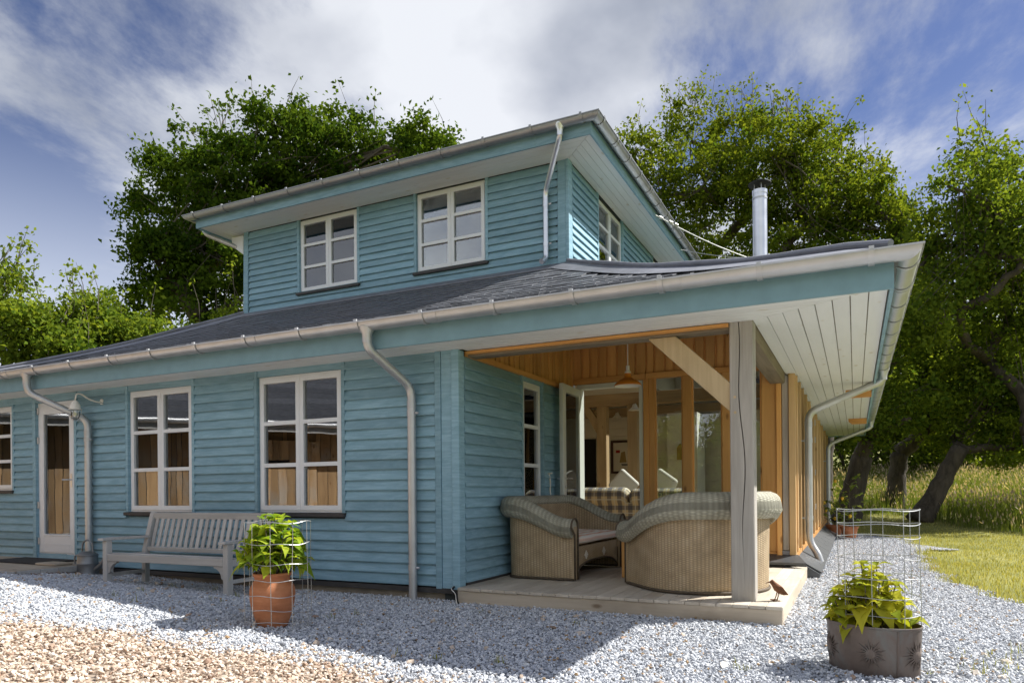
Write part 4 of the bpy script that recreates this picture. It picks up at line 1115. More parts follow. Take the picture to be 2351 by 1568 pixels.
MB().box(-8.74, 0.0, 13.75, 13.9, -0.2, 2.5).build('wall', MT['sheath'], house)
MB().box(UL + 0.2, -0.17, 3.12, 13.7, 3.90, 3.95).build('floor', MT['infloor'], house)
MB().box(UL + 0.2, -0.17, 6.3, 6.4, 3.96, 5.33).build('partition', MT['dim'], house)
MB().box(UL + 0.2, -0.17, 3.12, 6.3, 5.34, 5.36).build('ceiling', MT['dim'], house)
# living room seen through the open door
iw = MB().box(-2.7, 2.68, 9.05, 9.15, 0.08, 3.4).build('partition', MT['plaster'], house)
z = 0.08
while z < 2.7:
    MB().box(-2.6, 2.66, 9.02, 9.046, z, z + 0.164).build('plank', MT['inboard'], iw, bevel=0.004); z += 0.168
MB().box(-2.7, -2.6, 3.42, 9.0, 0.08, 2.84).build('partition', MT['plaster'], house)
MB().box(-2.6, 0.0, 3.42, 9.0, 2.80, 2.85).build('ceiling', MT['plaster'], house)
for x in (-0.767, -0.198):
    MB().box(x, x + 0.18, 6.3, 6.47, 0.08, 2.43).build('inside_post', MT['oak_in'], house, bevel=0.006)
MB().box(-2.6, 2.66, 6.29, 6.48, 2.432, 2.64).build('tie_beam', MT['oak_in_x'], house, bevel=0.006)
MB().box(-2.6, 2.66, 8.8, 8.98, 2.50, 2.68).build('tie_beam', MT['oak_in_x'], house, bevel=0.006)
MB().prism([(-1.06, 2.43), (-0.92, 2.43), (-0.76, 2.20), (-0.76, 1.92)], lambda p: (p[0], 6.33, p[1]), lambda p: (p[0], 6.43, p[1])).build('brace', MT['oak_in'], house)
MB().box(0.11, 0.69, 8.0, 8.78, 0.08, 2.42).build('chimney_breast', MT['plaster'], house)
MB().box(-2.2, -1.72, 9.0, 9.018, 0.08, 2.06).build('dark_doorway', MT['black'], house)  # black sheet painting the shade of a doorway

# ------------------------------------------------------------------ terrace deck
deck = thing('terrace_deck', 'weathered timber terrace deck under the oak post and eaves', 'deck', (0, 0, 0))
DX0, DX1, DY0, DY1 = 0.045, 2.935, -0.118, 3.09
n = 23; pw = (DX1 - DX0) / n
for i in range(n):
    a = DX0 + i * pw
    b = a + pw - 0.004
    if b > 2.74: y1 = 2.98
    else: y1 = DY1
    cut = 1.35 + 0.7 * math.sin(i * 2.1)
    off = random.uniform(-0.006, 0.006)
    for y0, y1_ in ((DY0 + off, cut), (cut + 0.003, y1)):
        MB().box(a, b, y0, y1_, -0.026 + random.uniform(-0.001, 0.001), random.uniform(-0.0015, 0.0015)).build('plank', MT['deck'], deck, bevel=0.002)
MB().box(DX0, DX1 - 0.008, DY0 + 0.012, DY0 + 0.05, -0.24, -0.029).build('edge_board', MT['deck_x'], deck)
MB().box(DX1 - 0.05, DX1 - 0.006, DY0 + 0.052, 2.98, -0.24, -0.029).build('edge_board', MT['deck_ys'], deck)
for i in range(5):
    MB().box(DX0 + 0.02, DX1 - 0.06, 0.25 + i * 0.62, 0.30 + i * 0.62, -0.20, -0.03).build('joist', MT['deck_x'], deck)
# ------------------------------------------------------------------ step at the front door
step = thing('door_step', 'low timber boardwalk step running up to the white front door', 'step', (-6.3, -0.55, 0))
for i in range(8):
    MB().box(-2.2, 1.18 - 0.0 * i, -0.62 + i * 0.142, -0.62 + i * 0.142 + 0.137, 0.025, 0.055).build('plank', MT['deck_x'], step, bevel=0.003)
x = -2.2
while x < 1.1:
    w = random.uniform(0.24, 0.40); MB().box(x, min(1.2, x + w - 0.006), -0.645, -0.622, -0.01 + random.uniform(-0.004, 0.004), 0.05).build('edge_board', MT['bench'], step, bevel=0.003); x += w
MB().box(-2.2, 1.17, -0.615, -0.59, -0.2, 0.022).build('riser', MT['concrete'], step)
MB().box(1.14, 1.17, -0.588, 0.50, -0.2, 0.022).build('riser', MT['concrete'], step)
x = -0.60
while x < 0.48:
    w = random.uniform(0.2, 0.3); MB().box(1.183, 1.205, x, min(0.5, x + w - 0.006), -0.02 + random.uniform(-0.004, 0.004), 0.05).build('edge_board', MT['bench'], step, bevel=0.003); x += w
mat_ = tag(MB().box(-6.78, -5.62, -0.62, -0.10, 0.057, 0.071).build('door_mat', plain('doormat', (0.028, 0.028, 0.03, 1), 0.95, var=0.6, scale=80), bevel=0.004), 'dark grey doormat lying before the white front door', 'doormat')
MB2 = MB().box(-5.62, -5.22, -0.66, -0.44, 0.058, 0.085); tag(MB2.build('offcut_board', MT['deck_x'], bevel=0.008), 'short loose board lying on the edge of the door step', 'board')

# ------------------------------------------------------------------ furniture and small things
def wicker_seat(name, label, loc, rz, w, d, hb, ha, rc, roll=0.075, cushion=None, group=None, apron=True):
    t = thing(name, label, 'armchair' if w < 1.3 else 'sofa', loc, rz, group)
    # plan path: front of one arm, round the back, front of the other; the seat faces +x
    P = []
    hw = w / 2
    P += [(d * (1 - i / 10) + rc * (i / 10), -hw) for i in range(10)]
    P += [(rc - rc * math.sin(a), -hw + rc - rc * math.cos(a)) for a in np.linspace(0, PI / 2, 14)]
    m = max(2, int((w - 2 * rc) / 0.06))
    P += [(0, -hw + rc + (w - 2 * rc) * i / m) for i in range(1, m)]
    P += [(rc - rc * math.cos(a), hw - rc + rc * math.sin(a)) for a in np.linspace(0, PI / 2, 14)]
    P += [(rc * (1 - i / 10) + d * (i / 10), hw) for i in range(1, 11)]
    P = [Vector((x, y, 0)) for x, y in P]; K = len(P)
    L = [0]
    for a, b in zip(P, P[1:]): L.append(L[-1] + (b - a).length)
    nrm = []
    for i in range(K):
        tg = (P[min(i + 1, K - 1)] - P[max(i - 1, 0)]).normalized(); nrm.append(Vector((-tg.y, tg.x, 0)) * -1)   # outward
    c = Vector((d / 2, 0, 0))
    for i in range(K):
        if nrm[i].dot(P[i] - c) < 0: nrm[i] *= -1
    H = [ha + (hb - ha) * (1 - sstep(0.12 * d, 0.92 * d, P[i].x)) ** 0.85 for i in range(K)]
    def shell(off0, off1, z0f, z1f, nz, nm, mat, par, flip=False):
        vs, fs, uv = [], [], []
        for i in range(K):
            for j in range(nz + 1):
                q = j / nz; z = lerp(z0f(i), z1f(i), q)
                vs.append(P[i] + nrm[i] * lerp(off0, off1, q) + Vector((0, 0, z))); uv.append((L[i], z))
        for i in range(K - 1):
            for j in range(nz):
                a = i * (nz + 1) + j; fs.append((a, a + nz + 1, a + nz + 2, a + 1) if not flip else (a, a + 1, a + nz + 2, a + nz + 1))
        me = bpy.data.meshes.new(nm); me.from_pydata(vs, [], fs); me.materials.append(mat)
        ul = me.uv_layers.new(name='UVMap')
        for lp in me.loops: ul.data[lp.index].uv = uv[lp.vertex_index]
        me.polygons.foreach_set('use_smooth', [True] * len(fs))
        return inst(nm, me, par)
    shell(-0.015, 0.0, lambda i: 0.015, lambda i: H[i] - roll * 0.9, 10, 'outer_weave', MT['wicker'], t)
    shell(-0.085, -0.075, lambda i: 0.25, lambda i: H[i] - roll * 0.9, 6, 'inner_weave', MT['wicker'], t, True)
    # rolled top
    vs, fs, uv = [], [], []; n = 14
    for i in range(K):
        tg = (P[min(i + 1, K - 1)] - P[max(i - 1, 0)]).normalized()
        cc = P[i] + nrm[i] * 0.0 + Vector((0, 0, H[i] - roll))
        back = sstep(0.9 * d, 0.1 * d, P[i].x)
        for j in range(n):
            a = 2 * PI * j / n
            ox = math.cos(a) * (roll * 1.12) + (0.02 if math.sin(a) < 0 else 0); oz = math.sin(a) * roll * (1.0 + (0.75 if math.sin(a) < 0 and math.cos(a) > 0 else 0.0) * (0.55 + 0.45 * back))
            vs.append(cc + nrm[i] * ox + Vector((0, 0, oz))); uv.append((L[i], j / n * 0.5))
    for i in range(K - 1):
        for j in range(n):
            a = i * n + j; b = i * n + (j + 1) % n; fs.append((a, b, b + n, a + n))
    fs += [tuple(range(n))[::-1], tuple((K - 1) * n + j for j in range(n))]
    me = bpy.data.meshes.new('rolled_arm'); me.from_pydata(vs, [], fs); me.materials.append(MT['wicker_roll'])
    ul = me.uv_layers.new(name='UVMap')
    for lp in me.loops: ul.data[lp.index].uv = uv[lp.vertex_index]
    bm = bmesh.new(); bm.from_mesh(me); bmesh.ops.recalc_face_normals(bm, faces=bm.faces); bm.to_mesh(me); bm.free()
    me.polygons.foreach_set('use_smooth', [True] * len(fs)); me.set_sharp_from_angle(angle=R_(50))
    inst('rolled_top', me, t)
    # braids: along the foot, under the roll, round the arm fronts
    b = MB(); b.tube([P[i] + nrm[i] * -0.008 + Vector((0, 0, 0.018)) for i in range(0, K)], 0.014, 6)
    b.tube([P[i] + nrm[i] * 0.035 + Vector((0, 0, H[i] - roll * 2.25 + 0.03)) for i in range(0, K)], 0.011, 6)
    b.build('braid', MT['braid'], t, smooth=True)
    for e, sg in ((0, -1), (K - 1, 1)):
        p = P[e]
        f = MB().add([p + Vector((0.002, -sg * 0.0, 0.015)), p + Vector((0.002, -sg * 0.085, 0.015)), p + Vector((0.002, -sg * 0.080, ha - roll)), p + Vector((0.002, 0, ha - roll))], [(0, 1, 2, 3)])
        f.box(p.x - 0.02, p.x + 0.001, min(p.y, p.y - sg * 0.085), max(p.y, p.y - sg * 0.085), 0.015, ha - roll)
        f.build('arm_front', MT['wicker'], t)
        fb = MB(); q = [p + Vector((0.012, -sg * 0.085, 0.015)), p + Vector((0.012, -sg * 0.085, ha - 0.14))]
        q += [p + Vector((0.012, math.cos(a) * roll * 1.1 * 1.0 - 0.0, ha - roll + math.sin(a) * roll)) for a in np.linspace(PI if sg > 0 else 0, 0 if sg > 0 else PI, 9)] + [p + Vector((0.012, sg * 0.0, ha - 0.16)), p + Vector((0.012, 0, 0.015))]
        fb.tube(q, 0.011, 6).build('braid', MT['braid'], t, smooth=True)
    # seat, apron with arched foot, cushion
    MB().prism([tuple((P[i] - nrm[i] * 0.07)[:2]) for i in range(K)], lambda p: (min(p[0], d - 0.05), p[1], 0.27), lambda p: (min(p[0], d - 0.05), p[1], 0.33)).build('seat', MT['wicker'], t)
    if apron:
        K2 = 24; vs, uv, fs = [], [], []
        for i in range(K2 + 1):
            q = i / K2; y = lerp(-hw + 0.06, hw - 0.06, q)
            zb = 0.02 + 0.15 * max(0, 1 - abs(2 * q - 1) ** 3.2) ** 0.8
            for j in range(5):
                z = lerp(zb, 0.335, j / 4); vs.append((d - 0.035, y, z)); uv.append((y, z))
        for i in range(K2):
            for j in range(4): a = i * 5 + j; fs.append((a, a + 5, a + 6, a + 1))
        me = bpy.data.meshes.new('apron'); me.from_pydata(vs, [], fs); me.materials.append(MT['wicker'])
        ul = me.uv_layers.new(name='UVMap')
        for lp in me.loops: ul.data[lp.index].uv = uv[lp.vertex_index]
        inst('apron', me, t)
        ar = MB().tube([Vector((d - 0.03, vs[i * 5][1], vs[i * 5][2])) for i in range(K2 + 1)], 0.010, 6); ar.build('braid', MT['braid'], t, smooth=True)
        for yy in (-0.22 * w, 0.14 * w):
            dm = MB()
            for a in range(-2, 3):
                for b_ in range(-2, 3):
                    if abs(a) + abs(b_) in (1, 2) : dm.box(d - 0.036, d - 0.026, yy + a * 0.018 - 0.008, yy + a * 0.018 + 0.008, 0.235 + b_ * 0.018 - 0.008, 0.235 + b_ * 0.018 + 0.008)
            dm.build('weave_diamond', MT['linen'], t)
    if cushion:
        cu = MB().box(0.08, d + 0.02, -hw + 0.10, hw - 0.10, 0.335, 0.47)
        o = cu.build('seat_cushion', MT['cushion'], None, smooth=True)
        bmm = bmesh.new(); bmm.from_mesh(o.data); bmesh.ops.subdivide_edges(bmm, edges=bmm.edges, cuts=7, use_grid_fill=True)
        for v in bmm.verts:
            x, y, z = (v.co.x - d / 2 - 0.05) / (d / 2 - 0.03), v.co.y / (hw - 0.10), (v.co.z - 0.402) / 0.068
            e = max(0, 1 - max(abs(x), abs(y)) ** 4)
            v.co.z = 0.402 + 0.068 * z * (0.45 + 0.55 * e) + 0.012 * mnoise.noise(v.co * 6)
            rr = 1 - 0.035 * abs(z) ** 2
            v.co.x = d / 2 + 0.05 + (v.co.x - d / 2 - 0.05) * rr; v.co.y *= rr
        bmm.to_mesh(o.data); bmm.free(); o.data.polygons.foreach_set('use_smooth', [True] * len(o.data.polygons))
        o.location = loc; o.rotation_euler = (0, 0, rz)
        tag(o, cushion, 'cushion'); o.name = 'seat_cushion'
    return t
wicker_seat('wicker_sofa', 'wicker sofa with grey-green rolled arms against the blue wall, holding a striped cushion', (0.12, 1.50, 0.0), R_(-1.5), 1.50, 0.80, 0.86, 0.63, 0.20, roll=0.082, cushion='pink and white striped seat cushion on the wicker sofa', group='wicker seats on the terrace')
wicker_seat('wicker_sofa', 'curved wicker sofa turning its tall round back to the gravel, behind the oak post', (2.53, 0.40, 0.0), R_(131), 1.20, 0.98, 0.89, 0.62, 0.585, roll=0.088, group='wicker seats on the terrace')
wicker_seat('wicker_armchair', 'wicker armchair standing before the glass wall beyond the oak post', (2.585, 2.22, 0.0), R_(184), 0.98, 0.80, 0.80, 0.58, 0.40, roll=0.09, group='wicker seats on the terrace')
tb = thing('side_table', 'small orange pine table between the wicker seats', 'table', (1.52, 1.50, 0))
for sx in (-1, 1):
    for sy in (-1, 1): MB().box(sx * 0.25 - 0.03, sx * 0.25 + 0.03, sy * 0.24 - 0.03, sy * 0.24 + 0.03, 0.001, 0.42).build('leg', MT['fir'], tb, bevel=0.003)
MB().box(-0.31, 0.31, -0.30, 0.30, 0.422, 0.447).build('table_top', MT['fir_y'], tb, bevel=0.004)
MB().box(-0.22, 0.22, -0.25, -0.23, 0.34, 0.42).box(-0.22, 0.22, 0.23, 0.25, 0.34, 0.42).build('apron', MT['fir_x'], tb)

# pendant lamp over the terrace
pl = thing('pendant_lamp', 'orange enamel pendant lamp hanging over the terrace', 'lamp', (1.185, 1.70, 2.05))
MB().lathe([(0.033, 0.16), (0.036, 0.13), (0.047, 0.10), (0.08, 0.082), (0.122, 0.055), (0.15, 0.02), (0.152, 0.012), (0.142, 0.02)], 32).build('shade', MT['enamel'], pl, smooth=True)
MB().lathe([(0.145, 0.010), (0.118, 0.047), (0.076, 0.074), (0.0, 0.082)], 32).build('shade_lining', MT['enamel_in'], pl, smooth=True)
MB().lathe([(0.0, 0.235), (0.02, 0.235), (0.022, 0.18), (0.034, 0.17), (0.036, 0.15)], 16).build('lamp_holder', MT['linen'], pl, smooth='auto')
MB().tube([(0, 0, 0.23), (0, 0, 1.27)], 0.006, 6).build('cord', MT['linen'], pl)
# swan-neck bulkhead lamp beside the door
wlamp = thing('wall_lamp', 'white swan-neck wall lamp with glass jar beside the front door', 'lamp', (-5.24, 0, 2.10))
MB().tube(fillet([(0, -0.035, 0), (0, -0.10, -0.012), (-0.03, -0.20, 0.02), (-0.05, -0.27, 0.075), (-0.06, -0.33, 0.075), (-0.06, -0.345, -0.02)], 0.06, 6), 0.010, 8).build('arm', MT['enamel_in'], wlamp, smooth=True)
MB().tube([(0, -0.030, 0), (0, -0.046, 0)], 0.036, 16).build('base_plate', MT['enamel_in'], wlamp, smooth='auto')
MB().lathe([(0.014, 0.0), (0.034, -0.02), (0.058, -0.07), (0.062, -0.105), (0.075, -0.108), (0.075, -0.118), (0.05, -0.12)], 20, (-0.06, -0.345, -0.01)).build('cap', MT['enamel_in'], wlamp, smooth='auto')
MB().lathe([(0.048, -0.121), (0.050, -0.19), (0.042, -0.225), (0.018, -0.245), (0.0, -0.248)], 20, (-0.06, -0.345, -0.01)).build('glass_jar', MT['glass'], wlamp, smooth=True)
MB().lathe([(0.0, -0.215), (0.02, -0.20), (0.028, -0.17), (0.014, -0.125)], 14, (-0.06, -0.345, -0.01)).build('bulb', MT['linen'], wlamp, smooth=True)
cg = MB()
for i in range(6):
    a = i * PI / 3
    cg.tube([(-0.06 + 0.066 * math.cos(a), -0.345 + 0.066 * math.sin(a), -0.12), (-0.06 + 0.066 * math.cos(a), -0.345 + 0.066 * math.sin(a), -0.20), (-0.06 + 0.03 * math.cos(a), -0.345 + 0.03 * math.sin(a), -0.265)], 0.003, 4)
cg.build('guard', MT['wire'], wlamp)
# white box under the left end of the upper eaves
ab = thing('alarm_box', 'white plastic alarm box under the far end of the upper eaves', 'alarm box', (-5.868, 2.98, 5.10))
MB().prism([(0, -0.14), (-0.26, 0.04), (-0.28, 0.19), (0, 0.19)], lambda p: (p[0], -0.07, p[1]), lambda p: (p[0], 0.12, p[1])).build('case', MT['white'], ab, bevel=0.012)
MB().box(-0.01, 0.018, -0.05, 0.10, -0.06, 0.18).build('back_plate', MT['enamel_in'], ab)

# ------------------------------------------------------------------ garden bench
bz = ground_z(-3.25, -0.75)
bn = thing('garden_bench', 'silvery weathered slatted garden bench standing under the windows', 'bench', (-2.90, -0.82, ground_z(-2.9, -0.95) - 0.012), R_(0.8)); bn.scale = (1, 0.92, 0.82)
BW = 1.82; bm_, bmz = MT['bench'], MT['bench_z']
hw = BW / 2
for sx in (-1, 1):
    x0, x1 = (-hw, -hw + 0.065) if sx < 0 else (hw - 0.065, hw)
    MB().box(x0, x1, -0.20, -0.125, 0, 0.60).build('leg', bmz, bn, bevel=0.005)
    MB().prism([(0.30, 0), (0.365, 0), (0.375, 0.40), (0.49, 0.93), (0.475, 0.955), (0.44, 0.955), (0.425, 0.93), (0.31, 0.44)], lambda p, x0=x0: (x0, p[0], p[1]), lambda p, x1=x1: (x1, p[0], p[1])).build('leg', bmz, bn, bevel=0.006)
    MB().prism([(-0.25, 0.602), (0.385, 0.602), (0.385, 0.632), (-0.10, 0.640), (-0.25, 0.632)], lambda p, x0=x0: (x0 - 0.012, p[0], p[1]), lambda p, x1=x1: (x1 + 0.012, p[0], p[1])).build('arm_rest', bm_, bn, bevel=0.004)
    MB().box(x0 + 0.015, x1 - 0.015, -0.124, 0.30, 0.13, 0.175).build('side_rail', bmz, bn, bevel=0.003)
    MB().box(x0 + 0.01, x1 - 0.01, -0.124, 0.31, 0.335, 0.41).build('side_rail', bmz, bn, bevel=0.003)
    sg = 1 if sx < 0 else -1; xe = x1 if sx < 0 else x0
    arc = [(0, 0.335), (0.14, 0.335)] + [(0.14 - 0.105 * math.sin(a), 0.335 - 0.02 - 0.12 * (1 - math.cos(a))) for a in np.linspace(0.1, PI / 2, 7)] + [(0, 0.17)]
    MB().prism(arc, lambda p: (xe + sg * (p[0] + 0.001), -0.185, p[1]), lambda p: (xe + sg * (p[0] + 0.001), -0.145, p[1])).build('bracket', bm_, bn)
MB().box(-hw + 0.067, hw - 0.067, -0.195, -0.150, 0.337, 0.43).build('front_rail', bm_, bn, bevel=0.004)
for i in range(6):
    y = -0.145 + i * 0.078; zc_ = 0.428 - 0.05 * (i / 5) + (0.012 if i == 0 else 0)
    MB().box(-hw + 0.067, hw - 0.067, y, y + 0.066, zc_ - 0.022, zc_).build('seat_slat', bm_, bn, bevel=0.003)
tilt = lambda z: 0.34 + (z - 0.44) * 0.222
MB().bar((-hw + 0.067, tilt(0.90) + 0.0, 0.905), (hw - 0.067, tilt(0.90), 0.905), 0.036, 0.085, up=(0, -0.2, 1)).build('top_rail', bm_, bn, bevel=0.004)
MB().bar((-hw + 0.067, tilt(0.46), 0.455), (hw - 0.067, tilt(0.46), 0.455), 0.032, 0.06, up=(0, -0.2, 1)).build('back_rail', bm_, bn, bevel=0.004)
for i in range(19):
    x = lerp(-hw + 0.13, hw - 0.13, i / 18)
    MB().bar((x, tilt(0.48), 0.486), (x, tilt(0.86), 0.863), 0.046, 0.014, up=(0, -1, 0.2)).build('back_slat', bmz, bn)

# ------------------------------------------------------------------ watering can
wc = thing('watering_can', 'galvanised watering can standing at the foot of the downpipe by the door', 'watering can', (-5.06, -0.36, ground_z(-5.06, -0.36)), R_(12))
MB().lathe([(0.0, 0.0), (0.125, 0.0), (0.127, 0.012), (0.122, 0.03), (0.118, 0.14), (0.120, 0.145), (0.117, 0.15), (0.113, 0.235), (0.118, 0.24), (0.118, 0.255), (0.07, 0.29), (0.0, 0.295)], 28).build('body', MT['oldzinc'], wc, smooth='auto')
MB().tube([(0.10, 0, 0.055), (0.20, 0, 0.14), (0.33, 0, 0.30)], [0.035, 0.024, 0.013], 12).build('spout', MT['oldzinc'], wc, smooth='auto')
MB().tube(fillet([(-0.085, 0, 0.26), (-0.07, 0, 0.40), (0.0, 0, 0.44), (0.07, 0, 0.40), (0.085, 0, 0.26)], 0.07), 0.010, 8).build('carry_handle', MT['oldzinc'], wc, smooth='auto')
MB().tube(fillet([(-0.11, 0, 0.235), (-0.19, 0, 0.245), (-0.20, 0, 0.15), (-0.115, 0, 0.07)], 0.07), 0.009, 8).build('back_handle', MT['oldzinc'], wc, smooth='auto')
# dead leaves blown against the step
dl = []
for i in range(45):
    x, y = random.uniform(-5.9, -4.95), -1.18 + random.gauss(0, 0.02); 
    if random.random() < 0.7: x, y = -5.08 + random.uniform(0.01, 0.12), random.uniform(-1.15, -0.15)
    dl.append((x, y, ground_z(x, y) + 0.01))
ml = MB()
for p in dl:
    M = T(*p) @ Matrix.Rotation(random.uniform(-.6, .6), 4, 'X') @ RZ(random.uniform(0, 6)) @ Matrix.Rotation(random.uniform(-.5, .5), 4, 'Y')
    ml.add([M @ Vector(q) for q in ((-0.035, 0, 0), (0, -0.018, 0.006), (0.035, 0, 0), (0, 0.018, 0.006))], [(0, 1, 2, 3)])
tag(ml.build('fallen_leaves', MT['deadleaf']), 'dry brown leaves blown against the door step', 'leaves', kind='stuff')
# black cable down the corner of the plinth
cb = MB(); cpts = fillet([(-0.02, -0.065, 0.0), (0.0, -0.14, -0.015), (0.055, -0.145, -0.05), (0.062, -0.150, -0.11), (0.10, -0.19, -0.15)], 0.04)
cb.tube(cpts, 0.011, 8)
cbo = tag(cb.build('cable', MT['black'], smooth=True), 'black cable dropping from the blue corner into the gravel', 'cable')
cb = MB().tube([p + Vector((-0.006, -0.008, 0.003)) for p in cpts], 0.005, 6).build('sheath_stripe', MT['linen'], cbo, smooth=True)
# rope and cleat on the recess wall
rp_ = MB().tube(fillet([(0.035, 2.16, 1.12), (0.045, 2.18, 1.02), (0.04, 2.17, 0.9), (0.045, 2.20, 0.80)], 0.05), 0.011, 6).tube([(0.03, 2.13, 1.12), (0.055, 2.21, 1.13)], 0.010, 6)
tag(rp_.build('rope', MT['linen'], smooth=True), 'short length of pale rope hanging on the blue wall beside the open door', 'rope')
# iron bird on the deck corner
bd = thing('bird_ornament', 'small rusty iron bird ornament on the corner of the deck', 'ornament', (2.862, 0.205, 0.001), R_(200))
body = MB().tube([(0.062, 0, 0.150), (0.045, 0, 0.155), (0.025, 0, 0.135), (0.0, 0, 0.105), (-0.025, 0, 0.085), (-0.055, 0, 0.06), (-0.085, 0, 0.05)], [0.004, 0.021, 0.022, 0.033, 0.032, 0.018, 0.004], 10)
body.build('body', MT['rust'], bd, smooth=True)
MB().tube([(0.062, 0, 0.151), (0.092, 0, 0.140)], [0.006, 0.001], 6).build('beak', MT['rust'], bd)
for s in (-1, 1):
    MB().prism([(0.015, 0.125), (-0.03, 0.115), (-0.075, 0.06), (-0.02, 0.075)], lambda p: (p[0], s * 0.030, p[1]), lambda p: (p[0], s * 0.036, p[1])).build('wing', MT['rust'], bd)
    MB().tube([(-0.005, s * 0.015, 0.085), (0.0, s * 0.028, 0.04), (0.012, s * 0.034, 0.004)], 0.0045, 6).tube([(-0.012, s * 0.034, 0.004), (0.045, s * 0.044, 0.004)], 0.004, 5).tube([(0.012, s * 0.034, 0.004), (0.04, s * 0.02, 0.004)], 0.004, 5).build('leg', MT['rust'], bd)
for i in range(6):
    a = random.uniform(-0.5, 0.5)
    MB().tube([(-0.01 - i * 0.006, a * 0.04, 0.075), (-0.015 - i * 0.008, a * 0.06, 0.045)], [0.006, 0.001], 4).build('feather', MT['rust'], bd)

# ------------------------------------------------------------------ potted plants
def leaf_mesh(L, W, mat, droop=0.35, fold=0.25):
    K = 6; vs, fs = [], []
    prof = [0.0, 0.62, 0.98, 0.92, 0.62, 0.26, 0.0]
    for i in range(K + 1):
        t = i / K; x = L * t; z = -droop * L * t * t + 0.10 * L * math.sin(PI * t)
        w = W / 2 * prof[i]
        vs += [(x, -w, z + fold * w), (x, 0, z), (x, w, z + fold * w)]
    for i in range(K):
        q = 3 * i; fs += [(q, q + 3, q + 4, q + 1), (q + 1, q + 4, q + 5, q + 2)]
    me = bpy.data.meshes.new('leaf'); me.from_pydata(vs, [], fs); me.materials.append(mat)
    me.polygons.foreach_set('use_smooth', [True] * len(fs)); return me
def hydrangea(loc, label, rx, ry, rz, z0, n_stems, mat, Lf=0.13, squash=1.0, seed=1):
    rnd = random.Random(seed)
    t = thing('hydrangea', label, 'plant', loc)
    meshes = [leaf_mesh(Lf * q, Lf * q * 0.62, mat, d) for q, d in ((1.0, 0.35), (0.85, 0.15), (1.15, 0.55), (0.7, -0.05))]
    st = MB()
    for i in range(n_stems):
        a = i * 2.399963; r = math.sqrt((i + 0.5) / n_stems)
        top = Vector((rx * r * math.cos(a), ry * r * math.sin(a), z0 + rz * (1 - 0.75 * r ** 2) * rnd.uniform(0.82, 1.05)))
        base = Vector((top.x * 0.25, top.y * 0.25, z0 - 0.03))
        mid = base * 0.5 + top * 0.5 + Vector((top.x * 0.15, top.y * 0.15, 0.02))
        pts = [base * (1 - u) ** 2 + mid * 2 * u * (1 - u) + top * u * u for u in (0, .25, .5, .75, 1)]
        st.tube(pts, [0.005, 0.0045, 0.004, 0.0035, 0.003], 5)
        hgt = (top - base).length; lev = max(2, int(hgt / 0.075))
        for k_ in range(lev):
            u = 1 - k_ * 0.075 / hgt * 0.9
            p = base * (1 - u) ** 2 + mid * 2 * u * (1 - u) + top * u * u
            if p.z < z0 + 0.07 and r > 0.45: continue
            for q in range(2 if k_ else 4):
                az = k_ * PI / 2 + q * (PI if k_ else PI / 2) + a + rnd.uniform(-.4, .4)
                el = rnd.uniform(-0.35, 0.45) - 0.35 * r + (0.35 if k_ == 0 else 0)
                M = T(*p) @ RZ(az) @ Matrix.Rotation(-el, 4, 'Y') @ Matrix.Rotation(rnd.uniform(-.5, .5), 4, 'X')
                sc = (0.55 if k_ == 0 else 1.0) * rnd.uniform(0.8, 1.15)
                inst('leaf', meshes[rnd.randrange(4)], t, M @ SCL(sc, sc, sc))
    st.build('stems', MT['twig'], t)
    return t
def cage(loc, label, R, H, nv, levels, z0=0.0, rx=1.0, wob=0.006, seed=2):
    rnd = random.Random(seed)
    t = thing('wire_cage', label, 'wire cage', loc)
    ph = rnd.uniform(0, 1)
    v = MB()
    for i in range(nv):
        a = ph + 2 * PI * i / nv; j = 0.02 * rnd.uniform(-1, 1)
        v.tube([(R * rx * math.cos(a + j * q) * (1 + 0.02 * math.sin(5 * q + i)), R * math.sin(a + j * q), z0 + (H - z0) * q) for q in (0, .2, .4, .6, .8, 1)], 0.0023, 5)
    v.build('upright_wires', MT['wire'], t)
    for z in levels:
        MB().tube([(R * rx * math.cos(a) * 1.004, R * math.sin(a) * 1.004, z + wob * math.sin(a * nv / 2 + z * 9) + wob * 0.5 * math.sin(3 * a)) for a in np.linspace(0, 2 * PI, 40)], 0.0025, 5).build('hoop_wire', MT['wire'], t)
    return t
ptx, pty = -0.45, -1.97
pz = ground_z(ptx, pty)
pt = thing('terracotta_pot', 'round-shouldered terracotta pot on the gravel before the bench', 'pot', (ptx, pty, pz - 0.006))
q = 0.80
MB().lathe([(r * q, z * q) for r, z in ((0.0, 0.0), (0.128, 0.0), (0.135, 0.012), (0.165, 0.10), (0.195, 0.22), (0.205, 0.30), (0.200, 0.35), (0.175, 0.405), (0.158, 0.43), (0.158, 0.455), (0.175, 0.475), (0.180, 0.492), (0.170, 0.50), (0.150, 0.492), (0.145, 0.45))], 40).build('pot_body', MT['terracotta'], pt, smooth=True)
MB().lathe([(0.0, 0.452 * q), (0.152 * q, 0.447 * q)], 24).build('soil', MT['soil'], pt)
hydrangea((ptx, pty, pz), 'bushy bright green hydrangea growing in the terracotta pot', 0.25, 0.25, 0.46, 0.38, 38, MT['leaf_hydra'], 0.145, seed=4)
cage((ptx + 0.04, pty + 0.02, pz), 'loose cylinder of galvanised wire mesh round the terracotta pot', 0.235, 0.77, 10, [0.055, 0.14, 0.24, 0.35, 0.467, 0.61, 0.765], 0.0, seed=3)
